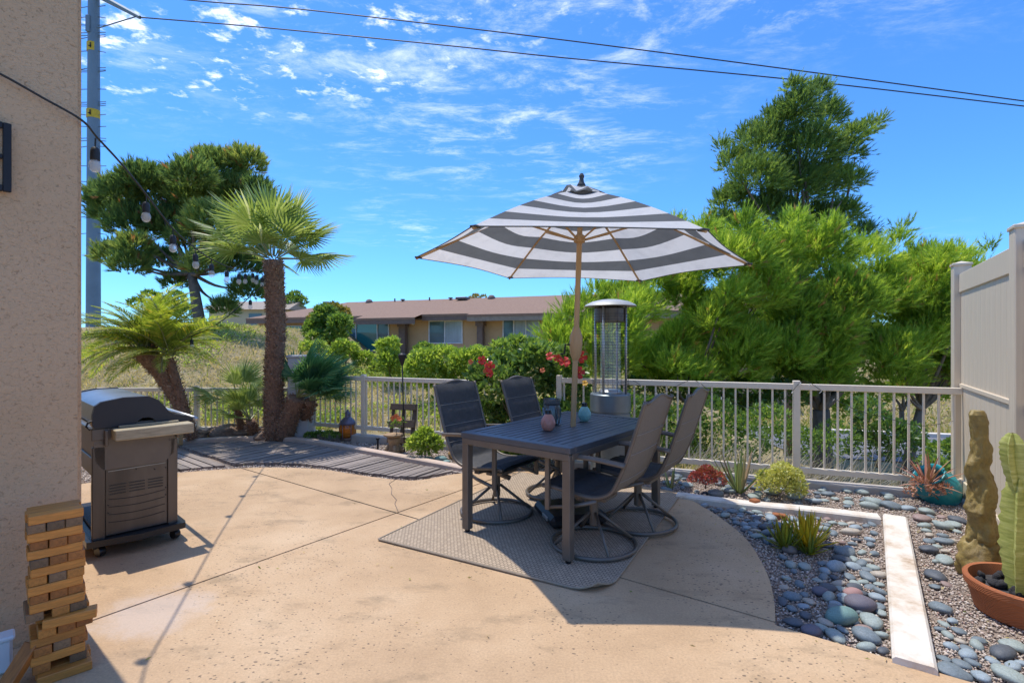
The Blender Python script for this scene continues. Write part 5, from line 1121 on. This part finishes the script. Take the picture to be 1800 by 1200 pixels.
rosette('aloe', 'tall pointed green aloe in front of the cream fence', G(1300, 866, -.02), 15, .42, .022, (80, 35), 'aloe', rlo=0, rhi=1)
rosette('aloe', 'small green aloe tuft behind the far right chair', G(1178, 858, -.02), 9, .2, .012, (80, 35), 'aloe')
ag = G(1412, 966, -.02)
rosette('yellow_agave', 'spiky yellow green agave clump in the pebble bed', ag + Vector((.06, .06, 0)), 46, .24, .017, (85, 12), 'agave', bend=.25, rlo=.45, rhi=1)
rosette('yellow_agave', 'darker green left half of the agave clump', ag + Vector((-.10, .04, 0)), 36, .20, .014, (80, 10), 'agave', bend=.25, rlo=0, rhi=.6)
rosette('yellow_agave', 'low green front offset of the agave clump', ag + Vector((.0, -.06, 0)), 22, .13, .012, (75, 10), 'agave', bend=.2, rlo=0, rhi=.5)
bush('red_crassula', 'low red leaved succulent left of the tall aloe', 'succulent', pxc([(1240, 838, 18), (1225, 842, 14), (1258, 842, 16), (1243, 828, 12)], 4.75, .05, 1, .8), 1100, .028, .016, M['redsucc'], G(1240, 858), .008)
bush('variegated_bush', 'yellow variegated leafy bush in front of the fence post', 'bush', pxc([(1370, 848, 28), (1350, 852, 20), (1392, 850, 24), (1375, 830, 20), (1400, 862, 16), (1345, 838, 14), (1395, 832, 12)], 4.62, .08, 1, .85), 2600, .028, .018, M['yellowbush'], G(1370, 878), .01)
bk_ = MB().box((0, 0, .03), (.075, .06, .10), None, .006).build('brick_piece', M['brick']); p = G(1325, 893, -.03); bk_.location = p; bk_.rotation_euler = (.1, .05, .5); tag(bk_, 'rusty brick piece standing against the white kerb', 'brick')
bk_ = MB().box((0, 0, .02), (.10, .05, .05), None, .006).build('brick_piece', M['brick']); p = G(1370, 912, -.03); bk_.location = p; bk_.rotation_euler = (.1, .05, -.3); tag(bk_, 'rusty brick piece half buried behind the agave', 'brick')
# teal pot lying tilted, with a red aloe
tp = G(1648, 884, -.03); pot = thing('teal_pot', 'tilted teal glazed pot beside the vinyl fence post', 'pot', tp)
g = MB(); g.lathe([(.07, -.17), (.13, -.14), (.165, -.05), (.16, .04), (.12, .10), (.105, .12), (.125, .14), (.13, .155), (.115, .155), (.095, .12), (.10, .06), (.02, .04)], 36)
o = g.build('vessel', M['teal'], pot, 'all'); o.matrix_local = Matrix.Translation((.03, .04, .135)) @ Matrix.Rotation(R(-40), 4, 'Y') @ Matrix.Rotation(R(8), 4, 'X')
random.seed(14)
ra = rosette('red_aloe', 'red tipped aloe growing from the teal pot', tp + Vector((-.10, -.01, .16)), 26, .30, .015, (85, 15), 'redaloe', 'succulent', -.25)
bush('small_succulent', 'orange and pale succulents spilling over the teal pot rim', 'succulent', pxc([(1618, 852, 14), (1645, 862, 12), (1600, 866, 9), (1660, 858, 10)], tp.y - .12, .02, 1, .8), 500, .03, .012, M['redaloe'], tp + Vector((-.06, -.08, .06)), .006)
# carved ochre stone
rs = thing('carved_stone', 'tall carved ochre stone standing beside the vinyl fence', 'sculpture', (2.86, 3.12, -.03)); rs.scale = (.88, .88, 1)
def rocky(name, rings, parent, seed, amp, mt, nseg=44, sub=9):
    R_ = []
    for i in range(len(rings) - 1):
        for k in range(sub): t = k / sub; R_.append([rings[i][q] * (1 - t) + rings[i + 1][q] * t for q in range(5)])
    R_.append(list(rings[-1])); g = MB(); rows = []
    for z, cx, cy, rx_, ry_ in R_:
        row = []
        for k in range(nseg + 1):
            a = 2 * math.pi * (k % nseg) / nseg; d = Vector((math.cos(a), math.sin(a), 0)); q = 1 + amp * mnoise.fractal(Vector((d.x * 1.6, d.y * 1.6, z * 7 + seed)), 1, 2, 4) * (1.0) + .10 * amp / .34 * mnoise.fractal(Vector((d.x * 4 + 9, d.y * 4, z * 22 + seed)), 1, 2, 4)
            row.append(Vector((cx + d.x * rx_ * q, cy + d.y * ry_ * q, z)))
        rows.append(row)
    g.grid(rows); n = nseg + 1; k0 = (len(rows) - 1) * n; g.f.append(tuple(range(k0, k0 + nseg))); g.mi.append(0)
    me = g.mesh(name, mt, 'all'); bm = bmesh.new(); bm.from_mesh(me); bmesh.ops.remove_doubles(bm, verts=bm.verts, dist=1e-5); bmesh.ops.recalc_face_normals(bm, faces=bm.faces); bm.to_mesh(me); bm.free(); return mk(name, me, parent)
rocky('boulder_base', [(-.02, 0, 0, .10, .10), (.05, -.01, 0, .145, .13), (.13, 0, 0, .14, .12), (.20, .005, 0, .12, .10), (.235, .01, 0, .085, .075)], rs, 3, .22, M['ochre'])
rocky('column', [(.20, .015, 0, .092, .08), (.235, .012, 0, .098, .085), (.30, .01, 0, .085, .08), (.36, -.005, 0, .082, .075), (.40, -.012, 0, .09, .08), (.47, -.005, 0, .075, .07), (.55, .0, 0, .07, .065), (.62, -.01, 0, .068, .06), (.68, -.02, 0, .068, .055), (.74, -.008, 0, .056, .05), (.84, -.012, 0, .05, .045), (.93, -.02, 0, .047, .042), (.985, -.03, 0, .05, .04), (1.01, -.03, 0, .038, .03)], rs, 8, .34, M['ochre'])
o = mk('rock', ico_mesh('rock', M['tan_rock'], sub=3, seed=4, amp=.35, freq=1.4, scale=(1, .8, .75))); p = G(1752, 1020, 0); o.location = (2.74, 2.95, .02); o.scale = (.06, .06, .06); tag(o, 'tan rock lying behind the terracotta bowl', 'rock')
# terracotta bowl with tall euphorbia
bp = Vector((2.685, 2.66, -.03)); bw = thing('terracotta_bowl', 'wide terracotta bowl at the lower right', 'pot', bp)
g = MB(); g.lathe([(.20, 0), (.215, .01), (.245, .13), (.258, .135), (.262, .17), (.255, .178), (.238, .176), (.232, .15), (.225, .115), (.02, .11)], 48); g.build('bowl', M['terracotta'], bw, True)
g = MB(); g.lathe([(.226, .118), (.10, .125), (.01, .13)], 24); g.build('soil', M['lava'], bw)
lv = [ico_mesh('lava_rock', M['lava'], sub=2, seed=i + 20, amp=.5, freq=2.0, scale=(1, .8, .7)) for i in range(3)]; random.seed(4)
for k in range(34):
    a, r = random.uniform(0, 6.28), .205 * math.sqrt(random.random()); q = random.uniform(.018, .034)
    o = mk('lava_rock', random.choice(lv)); o.location = bp + Vector((r * math.cos(a), r * math.sin(a), .13 + q * .4)); o.scale = (q, q, q); o.rotation_euler = (random.uniform(0, 3), random.uniform(0, 3), 0); tag(o, 'black lava rock in the terracotta bowl', 'rock', 'lava rocks in the bowl')
eu = thing('euphorbia_cactus', 'tall ribbed green cactus growing in the terracotta bowl', 'cactus', bp + Vector((-.05, -.03, .11)))
def euph(name, axis, rad, seed, ribs=4, tw=.5):
    A = spline(axis, 8); n = len(A); g = MB(); rows = []; m_ = ribs * 8
    for i, c in enumerate(A):
        t = i / (n - 1); r = float(np.interp(t, np.linspace(0, 1, len(rad)), rad)); row = []
        for k in range(m_ + 1):
            a = 2 * math.pi * (k % m_) / m_; f = abs(((k % 8) / 8) * 2 - 1); q = .30 + .70 * f ** 1.4; scal = 1 + .07 * math.sin(i * 2.6 + seed) * f ** 3
            row.append(c + Vector((math.cos(a + tw * t + seed), math.sin(a + tw * t + seed), 0)) * r * q * scal)
        rows.append(row)
    g.grid(rows); return g.build(name, M['cactus'], eu, True)
euph('stem', [(0, 0, -.02), (.0, 0, .2), (-.005, 0, .42), (-.02, 0, .62)], [.07, .09, .105, .10, .085, .04], .35, 4, .25)
euph('upper_stem', [(-.03, 0, .56), (-.055, 0, .68), (-.065, 0, .78), (-.065, 0, .85)], [.04, .05, .054, .05, .015], .4, 4, .2)
euph('side_stem', [(.06, .02, .05), (.12, .03, .2), (.13, .03, .40), (.12, .03, .52)], [.05, .08, .09, .07, .02], 1.0, 4, .3)
# ================================================================== things in the left bed
al = thing('amber_lantern', 'amber glass lantern with pointed metal top by the fence', 'lantern', G(611, 773, -.03)); k_ = 1.15
g = MB(); g.lathe([(.09 * k_, 0), (.1 * k_, .01), (.105 * k_, .03), (.1 * k_, .04)], 8); g.build('foot', M['rock'], al)
gl = MB(); gl.lathe([(.085 * k_, .045), (.104 * k_, .07), (.106 * k_, .18), (.09 * k_, .235)], 12); gl.build('glass', M['amber'], al)
for k in range(6):
    a = k * math.pi / 3 + .2; g = MB(); g.tube([(.1 * k_ * math.cos(a), .1 * k_ * math.sin(a), .035), (.102 * k_ * math.cos(a), .102 * k_ * math.sin(a), .235)], .006, 5); g.build('glazing_bar', M['violet_metal'], al)
g = MB(); g.lathe([(.10 * k_, .23), (.105 * k_, .25), (.08 * k_, .29), (.055 * k_, .32), (.035 * k_, .335), (.03 * k_, .375), (.04 * k_, .38), (.025 * k_, .405), (.006, .445)], 14); g.build('top', M['violet_metal'], al, True)
tk = thing('tiki_torch', 'thin black tiki torch standing by the white fence', 'torch', G(711, 794, -.03)); b0 = tk.location; t0 = Dp(707, 640, b0.y)
g = MB(); g.tube([(0, 0, 0), (t0.x - b0.x, 0, t0.z - b0.z)], .009, 8); g.build('pole', M['iron'], tk, 'all')
g = MB(); q = t0 - b0; g.lathe([(.012, q.z - .02), (.022, q.z + .01), (.05, q.z + .09), (.052, q.z + .125), (.03, q.z + .135), (.02, q.z + .15)], 16, (q.x, 0, 0)); g.build('bowl', M['iron'], tk, True)
pc = thing('pallet_planter', 'rustic dark wood slatted planter leaning on the fence', 'planter', G(700, 790, -.03) + Vector((0, .12, 0)), -.2)
def bb(n_, c, d, m_, par, rot=None): return MB().box(c, d, rot, .004).build(n_, M[m_], par)
tl = Matrix.Rotation(R(-14), 3, 'X')
for x in (-.15, 0, .16): bb('upright', tl @ Vector((x, 0, .30)), (.055 if x > .1 else .04, .03, .58), 'dark_wood', pc, tl)
bb('top_slat', tl @ Vector((0, -.035, .545)), (.37, .025, .085), 'dark_wood', pc, tl); bb('middle_slat', tl @ Vector((0, -.035, .32)), (.37, .025, .10), 'dark_wood', pc, tl); bb('lower_slat', tl @ Vector((0, -.035, .10)), (.37, .025, .08), 'dark_wood', pc, tl)
fo = bush('potted_flower', 'orange flowering plant on the rustic wood planter', 'flower', pxc([(690, 742, 8), (697, 748, 9), (703, 740, 7)], G(700, 790).y - .02, .01), 120, .04, .02, M['shrub'], Dp(697, 765, 6.62), .005)
for x, y in ((691, 735), (697, 731), (702, 737)): flower(fo, Dp(x, y, 6.55), .035, 'orange_petal')
bb_ = thing('bird_bath', 'small carved clay bird bath in front of the planter', 'bird bath', G(692, 795, -.03))
g = MB(); g.lathe([(.085, 0), (.075, .04), (.06, .09), (.075, .14), (.085, .17), (.07, .20)], 20, sq=lambda a: 1 + .10 * math.sin(5 * a)); g.build('pedestal', M['clay'], bb_, 'all')
g = MB(); g.lathe([(.06, .195), (.115, .215), (.125, .235), (.115, .24), (.05, .225), (.01, .222)], 30, sq=lambda a: 1 + .06 * math.sin(8 * a)); g.build('dish', M['clay'], bb_, 'all')
for k in range(4):
    a = R(20 + 90 * k); g = MB(); g.tube([(.06 * math.cos(a), .06 * math.sin(a), .1), (.11 * math.cos(a), .11 * math.sin(a), .0)], [.02, .028], 7); g.build('foot', M['clay'], bb_, 'all')
plt = thing('path_light', 'small black path light stake beside the bird bath', 'path light', G(664, 789, -.03))
g = MB(); g.lathe([(.014, 0), (.014, .12), (.02, .122), (.02, .135)], 12); g.build('stake', M['iron'], plt, True); g = MB(); g.lathe([(.026, .135), (.028, .15), (.01, .155)], 14); g.build('cap', M['iron'], plt, True)
bush('jade_bush', 'round light green bush behind the plank path kerb', 'bush', pxc([(745, 778, 22), (730, 782, 15), (762, 780, 16), (745, 764, 14), (752, 790, 16)], 6.2, .08, 1, .85), 1500, .055, .028, M['hedge'], G(747, 800), .012)
bush('ground_cover', 'low dark green ground cover left of the amber lantern', 'plant', pxc([(560, 764, 9), (578, 764, 9), (545, 766, 8), (592, 765, 7)], 7.3, .05, 1, .6), 700, .04, .02, M['shrub'], G(568, 772), .006)
for (x, y, r, lab) in ((752, 806, .06, 'pale green pebble beside the round bush'), (775, 806, .075, 'larger pale pebble right of the round bush'), (785, 811, .05, 'pale pebble at the end of the plank path kerb')):
    o = mk('pebble', ico_mesh('pebble', M['green_stone'], sub=3, seed=x, amp=.15, freq=.8, scale=(1, .7, .45))); o.location = G(x, y, 0); o.scale = (r, r, r); tag(o, lab, 'pebble')
og = thing('ceramic_pumpkin', 'orange ribbed ceramic pumpkin behind the left chair', 'ornament', G(800, 806, -.03)); g = MB()
for z, r in ((.06, .085), (.15, .065)): g.lathe([(.02, z - .055), (r * .8, z - .045), (r, z), (r * .8, z + .04), (.015, z + .05)], 28, sq=lambda a: 1 + .07 * abs(math.sin(5 * a)))
g.build('body', M['yellow_wood'], og, 'all')
for (x, y, r, sx, lab) in ((400, 764, .2, 1.5, 'brown boulder in front of the low fan palm'), (345, 768, .13, 1.2, 'mossy grey rock at the foot of the leaning palm'), (465, 770, .12, 1.2, 'brown rock at the foot of the tall palm')):
    o = mk('rock', ico_mesh('rock', M['rock'], sub=4, seed=x * .1, amp=.45, freq=1.5, scale=(1, .8, .62))); p = G(x, y, 0); o.location = (p.x, p.y, .03); o.scale = (r * sx, r, r); tag(o, lab, 'rock')
# ================================================================== string lights
def on_line(px, s_off=0):
    k = (px - 900) / 900; s = (-2.2 - 2.69 * k) / (.31 + .95 * k); return 2.69 + .95 * s
corner = HC + V * .02 + U * .01
cordpx = [(172, 243), (215, 290), (257, 342), (304, 402), (343, 436), (371, 455), (399, 468), (420, 474), (432, 475), (444, 474), (462, 482)]
cord = [wallpt(-60, 108) + V * .03, wallpt(0, 135) + V * .03, wallpt(70, 174) + V * .03, wallpt(140, 214) + V * .03]
cpts = [Dp(x, y, min(on_line(x), 7.25)) for x, y in cordpx]
sl = thing('string_lights', 'string of outdoor bulbs hanging from the wall to the fan palm', 'string lights')
g = MB(); g.tube(spline(cord + cpts, 8), .0058, 6); g.build('cord', M['cable'], sl, 'all')
sock = MB(); sock.tube([(0, 0, 0), (0, 0, -.055)], .004, 5); sock.lathe([(.012, -.05), (.018, -.056), (.022, -.075), (.022, -.115), (.019, -.118)], 14); sock = sock.mesh('socket', M['cable'], True)
blb = MB(); blb.lathe([(.017, -.116), (.026, -.135), (.028, -.15), (.022, -.172), (.008, -.182)], 14); blb = blb.mesh('bulb', M['bulb'], 'all')
for x in (168, 257, 304, 343, 371, 399, 420, 432, 444, 452, 461):
    y = float(np.interp(x, [c[0] for c in cordpx], [c[1] for c in cordpx])); z = min(on_line(x), 7.25); so = mk('socket', sock, sl); so.location = Dp(x, y, z); so.rotation_euler = (random.uniform(-.05, .05), random.uniform(-.05, .05), 0); so.scale = (1.0, 1.0, 1.0); mk('bulb', blb, so)
s2 = thing('string_lights', 'dark second light cord sloping from the fan palm down to the leaning palm', 'string lights')
c2 = [(462, 502), (430, 530), (395, 560), (365, 578), (330, 593), (285, 610)]; c2p = [Dp(x, y, float(np.interp(x, [285, 462], [7.0, 7.2]))) for x, y in c2]
g = MB(); g.tube(spline(c2p, 6), .007, 5); g.build('cord', M['cable'], s2, 'all')
so = mk('socket', sock, s2); so.location = Dp(337, 590, 7.05); mk('bulb', blb, so); so = mk('socket', sock, s2); so.location = Dp(440, 521, 7.15); mk('bulb', blb, so)
# fairy light cord looped along the cream fence
fcl = thing('fairy_lights', 'thin fairy light cord looped along the cream fence', 'string lights'); fpx = [(1112, 668), (1160, 690), (1215, 668), (1250, 688), (1300, 712), (1330, 716), (1380, 700), (1412, 670), (1450, 690), (1500, 718), (1560, 735), (1620, 748), (1675, 740)]
def fz(px): k = (px - 900) / 900; d = fb - fa; s = (k * fa.y - fa.x) / (d.x - k * d.y); return fa.y + d.y * s - .04
fpt = spline([Dp(x, y, fz(x)) for x, y in fpx], 8); g = MB(); g.tube(fpt, .0026, 4); g.build('cord', M['cable'], fcl)
fbm = MB().lathe([(.004, 0), (.005, -.01), (.004, -.03), (.001, -.034)], 6).mesh('bulb', M['bulb'])
for i in range(3, len(fpt), 4): o = mk('bulb', fbm, fcl); o.location = fpt[i]; o.rotation_euler = (random.uniform(-.8, .8), random.uniform(-.8, .8), 0)

# leaf litter on the beds and the patio
n = 420; X = np.concatenate([rng.uniform(1.35, 3.9, 260), rng.uniform(-3.8, .6, 100), rng.uniform(-1.8, 1.2, 60)]); Y = np.concatenate([rng.uniform(2.2, 5.0, 260), rng.uniform(5.3, 7.2, 100), rng.uniform(2.2, 5.2, 60)])
Dl = rng.normal(size=(n, 3)); Dl[:, 2] *= .12
Zl = np.array([.004 if IN(patio_poly, a, b_) else -.012 for a, b_ in zip(X, Y)])
tag(blades('leaf_litter', np.stack([X, Y, Zl + .004], 1), Dl, rng.uniform(.012, .035, n), rng.uniform(.005, .012, n), M['dry'], rng.random(n)), 'dry fallen leaf bits scattered over gravel and patio', 'leaf litter', kind='stuff')
